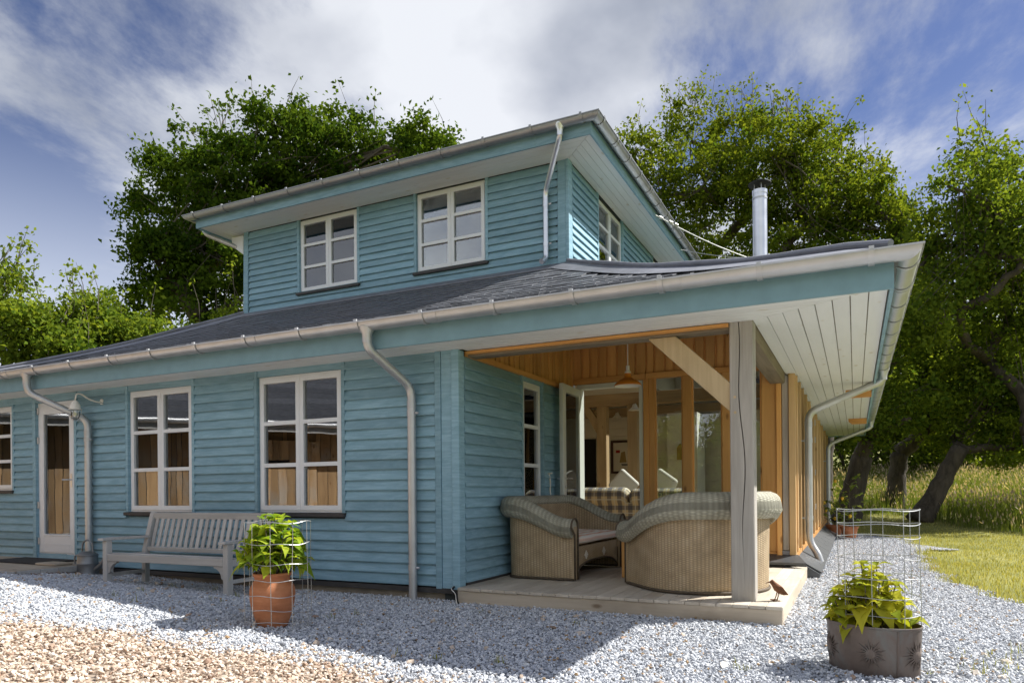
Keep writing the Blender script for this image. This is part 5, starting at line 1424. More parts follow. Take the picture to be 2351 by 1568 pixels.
# oval metal planter
plx, ply = 3.525, -1.29; plz = ground_z(plx, ply)
pn = thing('metal_planter', 'oval aged metal planter with embossed suns standing on the gravel', 'planter', (plx, ply, plz - 0.01), R_(-25))
prof = [(1.0, 0.0), (1.0, 0.005), (1.005, 0.012), (1.02, 0.10), (1.04, 0.20), (1.055, 0.272), (1.075, 0.276), (1.075, 0.286), (1.045, 0.287), (1.03, 0.27), (1.0, 0.19)]
MB().lathe([(0, 0.0)] + prof, 48, sx=0.245, sy=0.175).build('planter_body', MT['planter'], pn, smooth='auto')
MB().lathe([(0.0, 0.235), (0.7, 0.228), (1.03, 0.215)], 32, sx=0.245, sy=0.175).build('soil', MT['soil'], pn, smooth=True)
def sunboss(a):
    c = Vector((0.245 * 1.035 * math.cos(a), 0.175 * 1.035 * math.sin(a), 0.135)); tg = Vector((-0.245 * math.sin(a), 0.175 * math.cos(a), 0)).normalized(); n = tg.cross(Vector((0, 0, 1))).normalized()
    if n.dot(c) < 0: n = -n
    mb = MB(); up = Vector((0, 0, 1))
    mb.tube([c - n * 0.006, c + n * 0.010, c + n * 0.016], [0.030, 0.026, 0.010], 14)
    for i in range(18):
        an = 2 * PI * i / 18; L_ = 0.085 if i % 2 else 0.062
        d_ = tg * math.cos(an) + up * math.sin(an)
        e = c + d_ * L_; 
        ea = math.atan2(e.y / 0.175, e.x / 0.245); rr = 1.022 + 0.2 * (e.z - 0.1) * 0.9
        e = Vector((0.245 * rr * math.cos(ea), 0.175 * rr * math.sin(ea), e.z)) + n * 0.0
        mb.tube([c + d_ * 0.024 + n * 0.005, (c + d_ * 0.024 + e) / 2 + n * 0.006, e], [0.006, 0.004, 0.0008], 5)
    mb.build('sun_emboss', MT['planter'], pn, smooth='auto')
for a in (R_(-75), R_(-12), R_(-140), R_(60), R_(130)): sunboss(a)
MB().tube([(0.245 * q * math.cos(R_(-42)), 0.175 * q * math.sin(R_(-42)), z) for q, z in ((1.012, 0.02), (1.03, 0.12), (1.05, 0.23), (1.066, 0.27))], 0.006, 6).build('seam', MT['planter'], pn)
hydrangea((plx - 0.02, ply + 0.01, plz), 'yellow-green hydrangea growing in the oval metal planter', 0.235, 0.20, 0.40, 0.215, 36, MT['leaf_lime'], 0.145, seed=9)
cage((plx + 0.03, ply + 0.02, plz), 'tall cylinder of wire mesh standing in the oval metal planter', 0.187, 0.935, 8, [0.33, 0.43, 0.54, 0.65, 0.77, 0.845, 0.925], 0.20, rx=1.15, wob=0.004, seed=5)
# lemon trees by the far downpipe
def citrus(loc, label, h, sp, seed):
    rnd = random.Random(seed)
    p = thing('flower_pot', label[0], 'pot', loc)
    MB().lathe([(0, 0), (0.12, 0), (0.165, 0.22), (0.178, 0.22), (0.18, 0.26), (0.16, 0.26), (0.155, 0.22)], 24).build('pot_body', MT['terracotta'], p, smooth='auto')
    MB().lathe([(0, 0.225), (0.158, 0.222)], 20).build('soil', MT['soil'], p)
    t = thing('lemon_tree', label[1], 'plant', loc)
    st = MB().tube([(0, 0, 0.22), (0.02, 0, 0.5), (0.0, 0.02, h * 0.8)], [0.014, 0.011, 0.006], 6); lm = leaf_mesh(0.12, 0.075, MT['leaf_citrus'], 0.3)
    for i in range(14):
        a = i * 2.4; z = lerp(0.4, h, i / 13); e = Vector((sp * math.cos(a) * rnd.uniform(.5, 1), sp * math.sin(a) * rnd.uniform(.5, 1), z)); s0 = Vector((0.01, 0.01, z - 0.15))
        st.tube([s0, (s0 + e) / 2 + Vector((0, 0, 0.03)), e], [0.006, 0.004, 0.003], 5)
        for q in range(6):
            pp = s0 + (e - s0) * rnd.uniform(0.3, 1.05)
            inst('leaf', lm, t, T(*pp) @ RZ(rnd.uniform(0, 6.3)) @ Matrix.Rotation(rnd.uniform(-.6, .8), 4, 'Y') @ Matrix.Rotation(rnd.uniform(-.6, .6), 4, 'X') @ SCL(*(rnd.uniform(.7, 1.2),) * 3))
        if i % 5 == 2: inst('lemon', LEMON, t, T(e.x, e.y, e.z - 0.06))
    st.build('stems', MT['twig'], t)
LEMON = MB().lathe([(0.0, -0.045), (0.012, -0.038), (0.032, -0.015), (0.034, 0.008), (0.022, 0.03), (0.0, 0.04)], 14).mesh('lemon', MT['lemon'], smooth=True)
citrus((3.32, 10.6, ground_z(3.3, 10.6)), ('terracotta pot with the taller lemon tree at the far end of the gravel', 'lemon tree with yellow fruit in the pot at the end of the gravel'), 1.35, 0.40, 3)
citrus((3.02, 11.2, ground_z(3.0, 11.2)), ('terracotta pot hidden behind the far downpipe', 'low leafy lemon bush beside the foot of the far downpipe'), 0.85, 0.42, 8)

# ------------------------------------------------------------------ things seen inside
sf = thing('plaid_sofa', 'blue and cream plaid sofa just inside the open door', 'sofa', (0.35, 4.70, 0.077))
def puff(name, x0, x1, y0, y1, z0, z1, mat, par, b=0.06, M=None):
    o = MB().box(x0, x1, y0, y1, z0, z1).build(name, mat, par, M=M)
    bm = bmesh.new(); bm.from_mesh(o.data); bmesh.ops.bevel(bm, geom=list(bm.edges), offset=b, segments=4, profile=0.5, affect='EDGES')
    bm.to_mesh(o.data); bm.free(); o.data.polygons.foreach_set('use_smooth', [True] * len(o.data.polygons)); return o
puff('backrest', -1.0, 1.0, -0.22, 0.06, 0.10, 0.66, MT['plaid'], sf, 0.05)
puff('back_cushion', -0.98, 0.0, -0.27, 0.05, 0.60, 0.88, MT['plaid'], sf, 0.11)
puff('back_cushion', 0.0, 0.98, -0.27, 0.05, 0.60, 0.86, MT['plaid'], sf, 0.11)
puff('seat_base', -1.0, 1.0, 0.06, 0.75, 0.02, 0.45, MT['plaid'], sf, 0.05)
puff('arm', -1.18, -1.0, -0.22, 0.75, 0.02, 0.62, MT['plaid'], sf, 0.06); puff('arm', 1.0, 1.18, -0.22, 0.75, 0.02, 0.62, MT['plaid'], sf, 0.06)
pw_ = puff('scatter_cushion', -0.19, 0.19, -0.05, 0.05, -0.19, 0.19, MT['linen'], None, 0.045); pw_.location = (0.14, 4.95, 1.0); pw_.rotation_euler = (0.25, 0.75, 0.1); tag(pw_, 'cream scatter cushion propped on its corner on the plaid sofa', 'cushion')
pw2 = puff('scatter_cushion', -0.19, 0.19, -0.05, 0.05, -0.19, 0.19, MT['linen'], None, 0.045); pw2.location = (0.78, 4.95, 1.0); pw2.rotation_euler = (0.3, 0.6, -0.2); tag(pw2, 'cream scatter cushion seen through the glass beside the door', 'cushion')
pic = thing('framed_picture', 'framed picture of a sailing barge on the boarded inside wall', 'picture', (-1.04, 9.015, 1.64))
f = MB().box(-0.33, -0.28, -0.035, 0, -0.36, 0.36).box(0.28, 0.33, -0.035, 0, -0.36, 0.36).box(-0.28, 0.28, -0.035, 0, 0.31, 0.36).box(-0.28, 0.28, -0.035, 0, -0.36, -0.31)
f.build('frame', plain('dark_frame', (0.06, 0.022, 0.015, 1), 0.4), pic)
MB().box(-0.28, 0.28, -0.012, -0.002, -0.31, 0.31).build('mount', MT['inboard'], pic)
MB().prism([(-0.14, -0.12), (0.02, -0.12), (-0.02, 0.12), (-0.10, 0.10)], lambda p: (p[0], -0.013, p[1]), lambda p: (p[0], -0.016, p[1])).build('sail', plain('ochre_sail', (0.42, 0.30, 0.12, 1), 0.9), pic)
MB().prism([(-0.09, -0.19), (0.10, -0.19), (0.12, -0.15), (-0.10, -0.15)], lambda p: (p[0], -0.013, p[1]), lambda p: (p[0], -0.016, p[1])).build('hull', plain('grey_hull', (0.20, 0.19, 0.18, 1), 0.9), pic)
MB().box(-0.22, -0.13, -0.016, -0.013, 0.09, 0.15).build('flag', plain('red_flag', (0.45, 0.04, 0.03, 1), 0.9), pic)
for x, y, z, lb in ((-0.03, 6.20, 2.36, 'white enamel spotlight under the nearer inside beam'), (-1.10, 8.6, 2.50, 'white enamel lamp under the farther inside beam')):
    q = thing('ceiling_lamp', lb, 'lamp', (x, y, z))
    MB().lathe([(0.03, 0.06), (0.04, 0.04), (0.05, 0.01), (0.10, -0.04), (0.11, -0.05), (0.09, -0.04), (0.0, -0.01)], 20).build('shade', MT['enamel_in'], q, smooth=True)
    MB().tube([(0, 0, 0.04), (0, 0.05, 0.07)], 0.012, 6).build('stalk', MT['enamel_in'], q)
dk = thing('computer_desk', 'white desk with a black monitor against the inside wall', 'desk', (-1.0, 8.6, 0.077))
MB().box(-0.5, 0.6, -0.3, 0.38, 0.70, 0.73).box(-0.48, -0.43, -0.28, 0.36, 0, 0.70).box(0.53, 0.58, -0.28, 0.36, 0, 0.70).build('desk_frame', MT['plaster'], dk)
mo = thing('monitor', 'black computer monitor on the white desk indoors', 'monitor', (-0.85, 8.72, 0.81))
MB().box(-0.23, 0.23, -0.02, 0.02, 0.07, 0.36).build('screen', MT['black'], mo); MB().box(-0.03, 0.03, -0.01, 0.03, 0.01, 0.07).box(-0.11, 0.11, -0.08, 0.08, 0.0, 0.01).build('stand', MT['black'], mo)
for x, z, lb in ((-1.62, 2.16, 'black iron candle sconce left of the inside post'), (-0.92, 2.16, 'black iron candle sconce above the framed picture')):
    q = thing('wall_sconce', lb, 'sconce', (x - 0.06, 9.01, z))
    MB().tube(fillet([(0, -0.01, 0.08), (0, -0.02, -0.05), (0.05, -0.08, -0.08), (0.09, -0.10, 0.0)], 0.04), 0.008, 6).build('arm', MT['black'], q)
    MB().lathe([(0.0, 0.0), (0.035, 0.006), (0.035, 0.012), (0.0, 0.012)], 12, (0.09, -0.10, 0)).build('dish', MT['black'], q)
lan = thing('lantern', 'small brass lantern on the white chimney breast indoors', 'lantern', (0.37, 7.995, 1.62))
MB().box(-0.06, 0.06, -0.06, 0, -0.12, 0.10).prism([(-0.07, 0.10), (0.07, 0.10), (0.0, 0.20)], lambda p: (p[0], -0.06, p[1]), lambda p: (p[0], 0.0, p[1])).build('case', plain('brass', (0.42, 0.26, 0.07, 1), 0.4, 0.6), lan)
tl = thing('table_lamp', 'table lamp with white shade standing inside the left upper window', 'lamp', (-4.12, 3.42, 3.955))
MB().lathe([(0.15, 0.40), (0.09, 0.62), (0.088, 0.62), (0.146, 0.40)], 24).build('lamp_shade', MT['linen'], tl, smooth=True)
MB().lathe([(0.0, 0.0), (0.08, 0.0), (0.05, 0.06), (0.06, 0.2), (0.02, 0.34), (0.02, 0.45)], 20).build('lamp_base', MT['enamel_in'], tl, smooth=True)
st_ = thing('bedside_stand', 'low stand carrying the lamp in the upper room', 'stand', (-4.12, 3.42, 3.953))
tl.location.z = 4.27
MB().box(-0.3, 0.3, -0.2, 0.2, 0.27, 0.31).box(-0.28, -0.24, -0.18, 0.18, 0, 0.27).box(0.24, 0.28, -0.18, 0.18, 0, 0.27).build('stand_frame', MT['plaster'], st_)
# curtains behind the right lower window
def curtain(x0, x1, y, z0, z1, lb, mat):
    vs, fs = [], []; K = 60
    for i in range(K + 1):
        u = i / K; x = lerp(x0, x1, u); yy = y + 0.028 * math.sin(u * (x1 - x0) * 52) + 0.012 * math.sin(u * 31)
        vs += [(x, yy, z0), (x, yy + 0.01 * math.sin(u * 9), z1)]
    for i in range(K): fs.append((2 * i, 2 * i + 2, 2 * i + 3, 2 * i + 1))
    me = bpy.data.meshes.new('curtain'); me.from_pydata(vs, [], fs); me.materials.append(mat); me.polygons.foreach_set('use_smooth', [True] * K)
    o = inst('curtain', me); md = o.modifiers.new('thick', 'SOLIDIFY'); md.thickness = 0.004
    return tag(o, lb, 'curtain')
MT['curtain'] = (lambda M: (M.set(Roughness=0.9), M.color(M.ramp(M.noise(M.pos((26, 0.5, 0.35), 5), 1, 3, 0.7), [(0.30, (0.52, 0.24, 0.07, 1)), (0.44, (0.72, 0.45, 0.20, 1)), (0.54, (0.80, 0.74, 0.64, 1)), (0.64, (0.74, 0.48, 0.24, 1)), (0.75, (0.62, 0.58, 0.52, 1))])), M.m)[-1])(Mat('striped_curtain'))
curtain(-2.53, -2.03, 0.27, 0.60, 1.70, 'striped orange curtain half drawn behind the left sash of the window over the bench end', MT['curtain'])
curtain(-1.92, -1.36, 0.29, 0.60, 1.62, 'striped orange curtain half drawn behind the right sash, next to the downpipe', MT['curtain'])
curtain(-3.83, -3.60, 0.30, 0.60, 2.05, 'narrow orange curtain at the right edge of the window above the bench', MT['curtain'])

# ------------------------------------------------------------------ trees and shrubs
def set_quads(me, V, tone):
    n = len(V) // 4
    me.vertices.add(len(V)); me.vertices.foreach_set('co', V.astype(np.float32).ravel())
    me.loops.add(4 * n); me.loops.foreach_set('vertex_index', np.arange(4 * n, dtype=np.int32))
    me.polygons.add(n); me.polygons.foreach_set('loop_start', np.arange(0, 4 * n, 4, dtype=np.int32)); me.polygons.foreach_set('loop_total', np.full(n, 4, np.int32))
    me.update(calc_edges=True)
    a = me.attributes.new('tone', 'FLOAT', 'FACE'); a.data.foreach_set('value', tone.astype(np.float32))
def unit(a): return a / np.maximum(1e-6, np.linalg.norm(a, axis=1, keepdims=True))
def leaf_quads(cen, size, rng, upb=0.6, ratio=0.62):
    n = len(cen)
    nr = unit(rng.normal(0, 1, (n, 3)) + np.array([0, 0, upb]))
    ax = unit(np.cross(nr, rng.normal(0, 1, (n, 3)))); bx = np.cross(nr, ax)
    s = size * rng.uniform(0.7, 1.25, (n, 1))
    V = np.empty((n, 4, 3))
    bend = nr * s * 0.16
    V[:, 0] = cen - ax * s * 0.5 - bend; V[:, 1] = cen - bx * s * ratio / 2 + ax * s * 0.05; V[:, 2] = cen + ax * s * 0.5 - bend; V[:, 3] = cen + bx * s * ratio / 2 + ax * s * 0.05
    return V.reshape(-1, 3)
def make_tree(name, label, base, lobes, mat, leaf=0.11, dens=1500, trunk_r=0.3, seed=1, group=None, twigs=0, lean=(0, 0), cat='tree', clump=0.30, split=0.3, fork=None):
    rng = np.random.default_rng(seed); rnd = random.Random(seed)
    bx, by = base; bz = ground_z(bx, by)
    t = thing(name, label, cat, (bx, by, bz - 0.05), 0, group)
    lob = [Vector((l[0] - bx, l[1] - by, l[2] - bz + 0.05)) for l in lobes]; rad = [l[3] for l in lobes]
    cx = sum((l for l in lob), Vector()) / len(lob); zmin = min(l.z - r for l, r in zip(lob, rad))
    hf = fork if fork else max(0.6, min(zmin + 0.3, cx.z * split))
    top = Vector((cx.x * 0.25 + lean[0], cx.y * 0.25 + lean[1], hf))
    nodes = [Vector((0, 0, 0)), top]; par = [-1, 0]
    for i in sorted(range(len(lob)), key=lambda i: (lob[i] - top).length):
        best = min(range(1, len(nodes)), key=lambda j: (nodes[j] - lob[i]).length + 0.35 * (nodes[j] - top).length + (3 if nodes[j].z > lob[i].z + 0.6 else 0))
        nodes.append(lob[i] - Vector((0, 0, rad[i] * 0.35))); par.append(best)
    desc = [1] * len(nodes)
    for i in range(len(nodes) - 1, 0, -1): desc[par[i]] += desc[i]
    rr = [trunk_r * (desc[i] / desc[0]) ** 0.55 for i in range(len(nodes))]
    tr = MB()
    def limb(a, b, ra, rb, n=6, bow=0.12, sides=8):
        d = b - a; L_ = d.length; pts = []; rs = []
        w1 = Vector((rnd.gauss(0, 1), rnd.gauss(0, 1), rnd.gauss(0, .5))) * L_ * bow * 0.5
        for i in range(n + 1):
            u = i / n; pts.append(a + d * u + w1 * math.sin(PI * u) + Vector((rnd.gauss(0, 1), rnd.gauss(0, 1), rnd.gauss(0, 1))) * L_ * 0.018 * (0 < i < n)); rs.append(lerp(ra, rb, u))
        tr.tube(pts, rs, sides); return pts
    K = 12; pts = []; rs = []
    for i in range(K + 1):
        u = i / K; pts.append(nodes[1] * u + Vector((rnd.gauss(0, 1), rnd.gauss(0, 1), 0)) * trunk_r * 0.05 * (0 < i < K)); rs.append(trunk_r * (1.0 + 0.45 * (1 - u) ** 5) * lerp(1, 0.85, u) * rnd.uniform(0.95, 1.05))
    tr.tube(pts, rs, 14)
    limbs = {}
    for i in range(2, len(nodes)): limbs[i] = limb(nodes[par[i]], nodes[i], max(0.03, rr[i] * 1.05), max(0.02, rr[i] * 0.7))
    tr.build('trunk', MT['bark'], t, smooth=True)
    tw = MB(); C_, TN = [], []
    for i, (c, r) in enumerate(zip(lob, rad)):
        hub = nodes[i + 2]; nc = max(7, int(30 * r * r)); along = []
        for q in range(max(3, int(3.5 * r + 2))):       # boughs through the lobe
            d = Vector(rng.normal(0, 1, 3)); d.z = abs(d.z) * 0.8 - 0.1; d.normalize(); e = c + d * r * rng.uniform(0.6, 0.95)
            w1 = Vector(rng.normal(0, 1, 3)) * r * 0.22; lp_ = limbs[i + 2]; h0 = lp_[rnd.randrange(2, len(lp_))]
            pts = [h0 + (e - h0) * u + w1 * math.sin(PI * u) for u in (0, .25, .5, .75, 1)]
            r0 = 0.014 * r + 0.007
            tw.tube(pts, [r0, r0 * .8, r0 * .6, r0 * .4, 0.005], 5, cap=False); along += pts[2:]
            for v in pts[2:]:
                nl = int(dens * r * r / nc * rng.uniform(0.3, 0.9)); C_.append(np.array(v) + rng.normal(0, 1, (nl, 3)) * clump * 0.5); TN.append(np.clip(rng.normal(0.35, 0.15) + rng.normal(0, 0.2, nl), 0, 1))
        for q in range(nc):
            d = Vector(rng.normal(0, 1, 3)); d.z *= 0.85; d.normalize()
            rc = r * (rng.uniform(0.12, 1.0) ** 0.5) * rng.uniform(0.85, 1.20)
            p = c + d * rc
            if p.z < 0.25: continue
            if q % 3 == 0:
                a = min(along, key=lambda v: (v - p).length)
                tw.tube([a, (a + p) / 2 + Vector(rng.normal(0, 1, 3)) * 0.05, p], [0.006, 0.005, 0.003], 3, cap=False)
            nl = max(4, int(dens * r * r / nc * rng.uniform(0.4, 1.6)))
            sp = clump * rng.uniform(0.6, 1.3)
            cc = np.array(p) + rng.normal(0, 1, (nl, 3)) * np.array([sp, sp, sp * 0.62]) * 0.62
            C_.append(cc); TN.append(np.clip(rng.normal(0.45, 0.18) + rng.normal(0, 0.2, nl), 0, 1))
    for q in range(twigs):                       # bare shoots standing out of the crown
        i = max(range(len(lob)), key=lambda i: lob[i].z + rad[i] + rnd.gauss(0, 1.4)); a = lob[i] + Vector((rnd.uniform(-.6, .6) * rad[i], rnd.uniform(-.6, .6) * rad[i], rad[i] * 0.6))
        b = a + Vector((rnd.gauss(0, .25), rnd.gauss(0, .25), rnd.uniform(.5, 1.1)))
        tw.tube([a, (a + b) / 2 + Vector((rnd.gauss(0, .06), rnd.gauss(0, .06), 0)), b], [0.012, 0.008, 0.003], 4)
        nl = rnd.randrange(3, 14); C_.append(np.array(b) + rng.normal(0, 0.10, (nl, 3)) - np.array([0, 0, 0.1])); TN.append(rng.uniform(0.3, 0.9, nl))
    tw.build('twigs', MT['twig'], t)
    cen = np.concatenate(C_); tone = np.concatenate(TN)
    me = bpy.data.meshes.new('crown'); set_quads(me, leaf_quads(cen, leaf, rng), tone); me.materials.append(mat)
    o = inst('crown', me, t); o['kind'] = 'stuff'
    return t
LOBES = {
    'left_oak': ((-12.19, 9.85), [(-14.48, 8.79, 10.62, 1.1), (-16.21, 9.71, 10.03, 1.32), (-14.13, 7.49, 7.89, 0.79), (-14.56, 10.5, 11.96, 0.84), (-11.38, 9.49, 11.08, 1.25), (-12.6, 9.34, 9.63, 1.53), (-11.75, 11.38, 11.86, 1.23), (-9.63, 10.73, 11.11, 0.99), (-11.31, 10.48, 9.81, 1.56), (-7.27, 10.35, 10.53, 0.81), (-9.39, 12.22, 10.77, 1.21), (-7.35, 12.35, 11.25, 0.36), (-14.17, 8.21, 7.37, 1.19), (-14.37, 9.95, 8.7, 1.56), (-13.42, 8.47, 6.46, 1.37), (-15.14, 8.24, 6.62, 0.9), (-11.16, 8.89, 7.37, 1.33)]),
    'right_a': ((-1.39, 18.42), [(-3.03, 16.83, 12.17, 0.89), (-2.49, 17.22, 10.93, 1.15), (-1.69, 19.33, 13.57, 1.11), (-0.81, 17.34, 11.07, 1.4), (-0.15, 19.36, 13.08, 1.27), (-0.64, 19.55, 10.09, 1.67), (-2.67, 16.76, 9.22, 1.14), (-1.44, 16.92, 8.23, 1.26), (0.63, 18.65, 10.87, 1.44)]),
    'right_b': ((2.38, 19.14), [(1.19, 17.18, 11.53, 1.0), (1.88, 18.02, 11.75, 1.09), (2.55, 20.23, 11.98, 1.25), (3.35, 19.88, 10.95, 1.15), (4.07, 18.61, 10.04, 0.87), (2.08, 18.77, 9.93, 1.54), (3.59, 19.66, 9.26, 1.34), (4.56, 19.06, 9.17, 0.74), (5.18, 21.28, 10.4, 0.58), (5.21, 19.23, 8.44, 0.61), (1.2, 18.21, 8.77, 1.4), (2.69, 19.35, 8.32, 1.56), (4.72, 20.04, 8.35, 0.84)]),
    'right_oak': ((7.55, 14.98), [(6.17, 15.5, 9.52, 0.56), (6.58, 14.54, 8.6, 0.61), (7.33, 16.15, 8.59, 0.67), (5.37, 12.81, 7.85, 0.37), (5.8, 14.42, 7.7, 0.72), (6.6, 14.19, 7.37, 0.72), (5.32, 14.71, 7.29, 0.6), (7.0, 13.85, 6.38, 0.6), (4.94, 14.71, 6.64, 0.53), (5.72, 14.21, 5.43, 0.9), (7.02, 15.8, 5.54, 1.05), (4.94, 13.66, 4.98, 0.73), (7.75, 14.89, 7.31, 1.14), (8.15, 16.04, 5.45, 1.53), (6.55, 15.79, 4.58, 1.23), (6.13, 13.95, 6.65, 0.62), (5.66, 15.32, 6.71, 0.67), (6.85, 15.78, 6.55, 0.78), (5.98, 13.36, 7.79, 0.55)]),
    'u1': ((3.19, 15.09), [(3.42, 15.19, 3.38, 0.88), (4.16, 15.55, 3.96, 1.11), (3.72, 14.82, 2.46, 0.63), (4.73, 14.9, 3.04, 0.89), (4.42, 14.34, 4.64, 0.88)]),
    'u2': ((4.47, 17.93), [(5.02, 17.71, 4.33, 1.27), (5.78, 17.73, 3.9, 1.18), (5.33, 17.56, 2.91, 0.87), (5.91, 17.85, 5.15, 1.12), (4.5, 18.26, 6.55, 0.98), (5.17, 17.95, 7.03, 0.77), (3.72, 17.33, 5.53, 1.02), (5.35, 17.5, 5.89, 0.87)]),
    'u3': ((4.94, 15.38), [(6.43, 16.33, 3.31, 1.21), (5.85, 16.53, 2.43, 0.82), (7.41, 17.07, 3.57, 1.28), (7.02, 15.9, 2.22, 0.89), (8.05, 16.54, 2.78, 1.34), (6.92, 17.01, 4.65, 1.06)]),
    'back': ((6.54, 28.94), [(2.44, 25.99, 4.0, 1.97), (4.13, 30.48, 4.73, 2.4), (5.66, 27.51, 3.78, 2.15), (7.59, 31.05, 4.38, 2.52), (9.76, 32.56, 4.21, 2.55), (11.24, 30.62, 4.13, 2.54), (3.23, 26.99, 2.04, 1.46), (5.34, 27.65, 1.82, 1.45), (7.43, 27.19, 1.93, 1.55), (10.02, 30.51, 1.98, 1.66), (11.35, 29.83, 1.92, 1.59), (2.95, 25.85, 6.61, 2.13), (5.01, 26.45, 7.22, 2.28), (7.22, 27.57, 6.51, 2.28), (10.08, 32.4, 7.48, 2.53)]),
    'sh1': ((-13.25, 3.23), [(-13.73, 3.48, 5.8, 0.47), (-12.82, 3.15, 4.83, 0.66), (-13.44, 3.27, 4.16, 0.91), (-14.28, 3.1, 5.19, 0.88), (-13.06, 3.6, 4.28, 0.58)]),
    'sh2': ((-12.46, 4.17), [(-13.01, 4.5, 5.0, 0.56), (-12.39, 3.81, 4.25, 0.67), (-12.5, 4.58, 4.51, 0.61), (-11.97, 3.93, 3.66, 0.77), (-12.98, 3.93, 3.64, 0.69)]),
    'sh3': ((-12.32, 5.34), [(-12.38, 4.82, 4.74, 0.63), (-12.2, 5.4, 4.74, 0.63), (-12.6, 5.34, 4.13, 0.84), (-11.27, 5.22, 4.4, 0.49), (-11.03, 5.5, 4.02, 0.53), (-12.39, 5.88, 3.77, 0.86), (-12.72, 4.58, 5.34, 0.35)]),
    'sh4': ((-11.25, 6.97), [(-11.22, 6.71, 4.83, 0.44), (-11.23, 7.48, 5.32, 0.43), (-10.39, 7.04, 5.58, 0.22), (-11.6, 6.45, 4.5, 0.54), (-11.0, 6.93, 4.47, 0.66)]),
    'far1': ((-36.66, 21.32), [(-37.38, 21.78, 12.39, 1.1), (-38.2, 21.36, 11.34, 1.31), (-36.46, 22.11, 11.17, 1.31)]),
    'far2': ((-39.86, 26.44), [(-40.5, 26.87, 12.91, 1.14), (-38.34, 26.87, 11.64, 1.18), (-41.35, 26.17, 12.12, 1.19)]),
}
def tree(key, name, label, mat, **kw): return make_tree(name, label, LOBES[key][0], LOBES[key][1], MT[mat], **kw)
t_oak = tree('left_oak', 'oak_tree', 'tall dark oak rising behind the left half of the house', 'leaf_oak', leaf=0.14, dens=2200, trunk_r=0.36, seed=21, twigs=30)
tree('right_a', 'oak_tree', 'loose yellow-green tree behind the upper eaves, left of the flue', 'leaf_ash', leaf=0.13, dens=1500, trunk_r=0.34, seed=22, twigs=60)
tree('right_b', 'oak_tree', 'rounded yellow-green tree behind the flue', 'leaf_ash', leaf=0.13, dens=1500, trunk_r=0.34, seed=23, twigs=60)
tree('right_oak', 'oak_tree', 'open dark oak with bare crooked limbs standing right of the side gutter', 'leaf_dark', leaf=0.12, dens=1500, trunk_r=0.20, seed=24, twigs=12, fork=2.2)
t_u1 = tree('u1', 'oak_tree', 'thick leaning oak at the end of the house, beyond the far downpipe', 'leaf_dark', leaf=0.12, dens=1600, trunk_r=0.30, seed=25, fork=1.75, lean=(0.2, 0.1))
tree('u2', 'oak_tree', 'middle dark oak of the three in the long grass', 'leaf_dark', leaf=0.12, dens=1600, trunk_r=0.27, seed=26, fork=1.7)
tree('u3', 'oak_tree', 'slanting oak with wide low branches over the long grass', 'leaf_dark', leaf=0.12, dens=1600, trunk_r=0.24, seed=27, fork=1.9, lean=(0.45, 0.1))
tree('back', 'thicket', 'dense dark thicket closing the meadow behind the oaks', 'leaf_dark', leaf=0.19, dens=750, trunk_r=0.3, seed=28, clump=0.45)
t_h = tree('sh1', 'hazel_bush', 'tallest bright hazel bush with bare shoots at the left end of the house', 'leaf_hazel', leaf=0.12, dens=2000, trunk_r=0.09, seed=31, twigs=26, cat='bush', split=0.15)
tree('sh2', 'hazel_bush', 'bright green hazel bush between the tallest one and the lower one', 'leaf_hazel', leaf=0.12, dens=2100, trunk_r=0.08, seed=32, twigs=8, cat='bush', split=0.15)
tree('sh3', 'hazel_bush', 'wide bright green hazel bush behind the lower roof', 'leaf_hazel', leaf=0.12, dens=2100, trunk_r=0.08, seed=33, twigs=8, cat='bush', split=0.15)
tree('sh4', 'hazel_bush', 'small sunlit hazel bush under the dark oak, against the roof hip', 'leaf_hazel', leaf=0.11, dens=2000, trunk_r=0.05, seed=34, twigs=6, cat='bush', split=0.15)
tree('far1', 'far_tree', 'distant green tree top above the hazel bushes', 'leaf_hazel', leaf=0.22, dens=700, trunk_r=0.25, seed=35)
tree('far2', 'far_tree', 'distant yellowish tree between the hazel bushes and the dark oak', 'leaf_ash', leaf=0.24, dens=700, trunk_r=0.25, seed=36)
t_low = make_tree('hedge_bush', 'round hedge bush across the driveway, mirrored in the terrace glass', (-0.8, -17), [(-0.8, -17, 1.3, 1.3), (-2.0, -17.2, 1.2, 1.1), (0.4, -17.1, 1.2, 1.1), (-1.4, -17, 2.4, 1.2), (-0.1, -17.2, 2.5, 1.1), (-0.8, -17.4, 3.4, 1.0)], MT['leaf_hazel'], leaf=0.14, dens=1300, trunk_r=0.1, seed=51, cat='bush', split=0.15)
# trees across the driveway, behind the camera: they are mirrored in the glass
for src, x, y, rz, sc, lb in ((t_oak, -3.5, -27, 2.1, 0.8, 'tall dark oak across the driveway, mirrored in the terrace glass'), (t_low, -3.6, -16.5, 2.0, 1.0, 'round hedge bush across the driveway beside the oak'), (t_low, 2.2, -17.5, 4.4, 1.15, 'larger round hedge bush across the driveway'), (t_oak, 10, -26, 4.0, 0.7, 'second dark oak across the driveway'), (t_h, -16, -22, 3.0, 1.3, 'bright hazel bush behind the timber outbuilding')):
    r = src.copy(); COL.objects.link(r); r.location = (x, y, ground_z(x, y)); r.rotation_euler = (0, 0, rz); r.scale = (sc,) * 3
    r['label'] = lb
    for ch in src.children:
        c = ch.copy(); COL.objects.link(c); c.parent = r

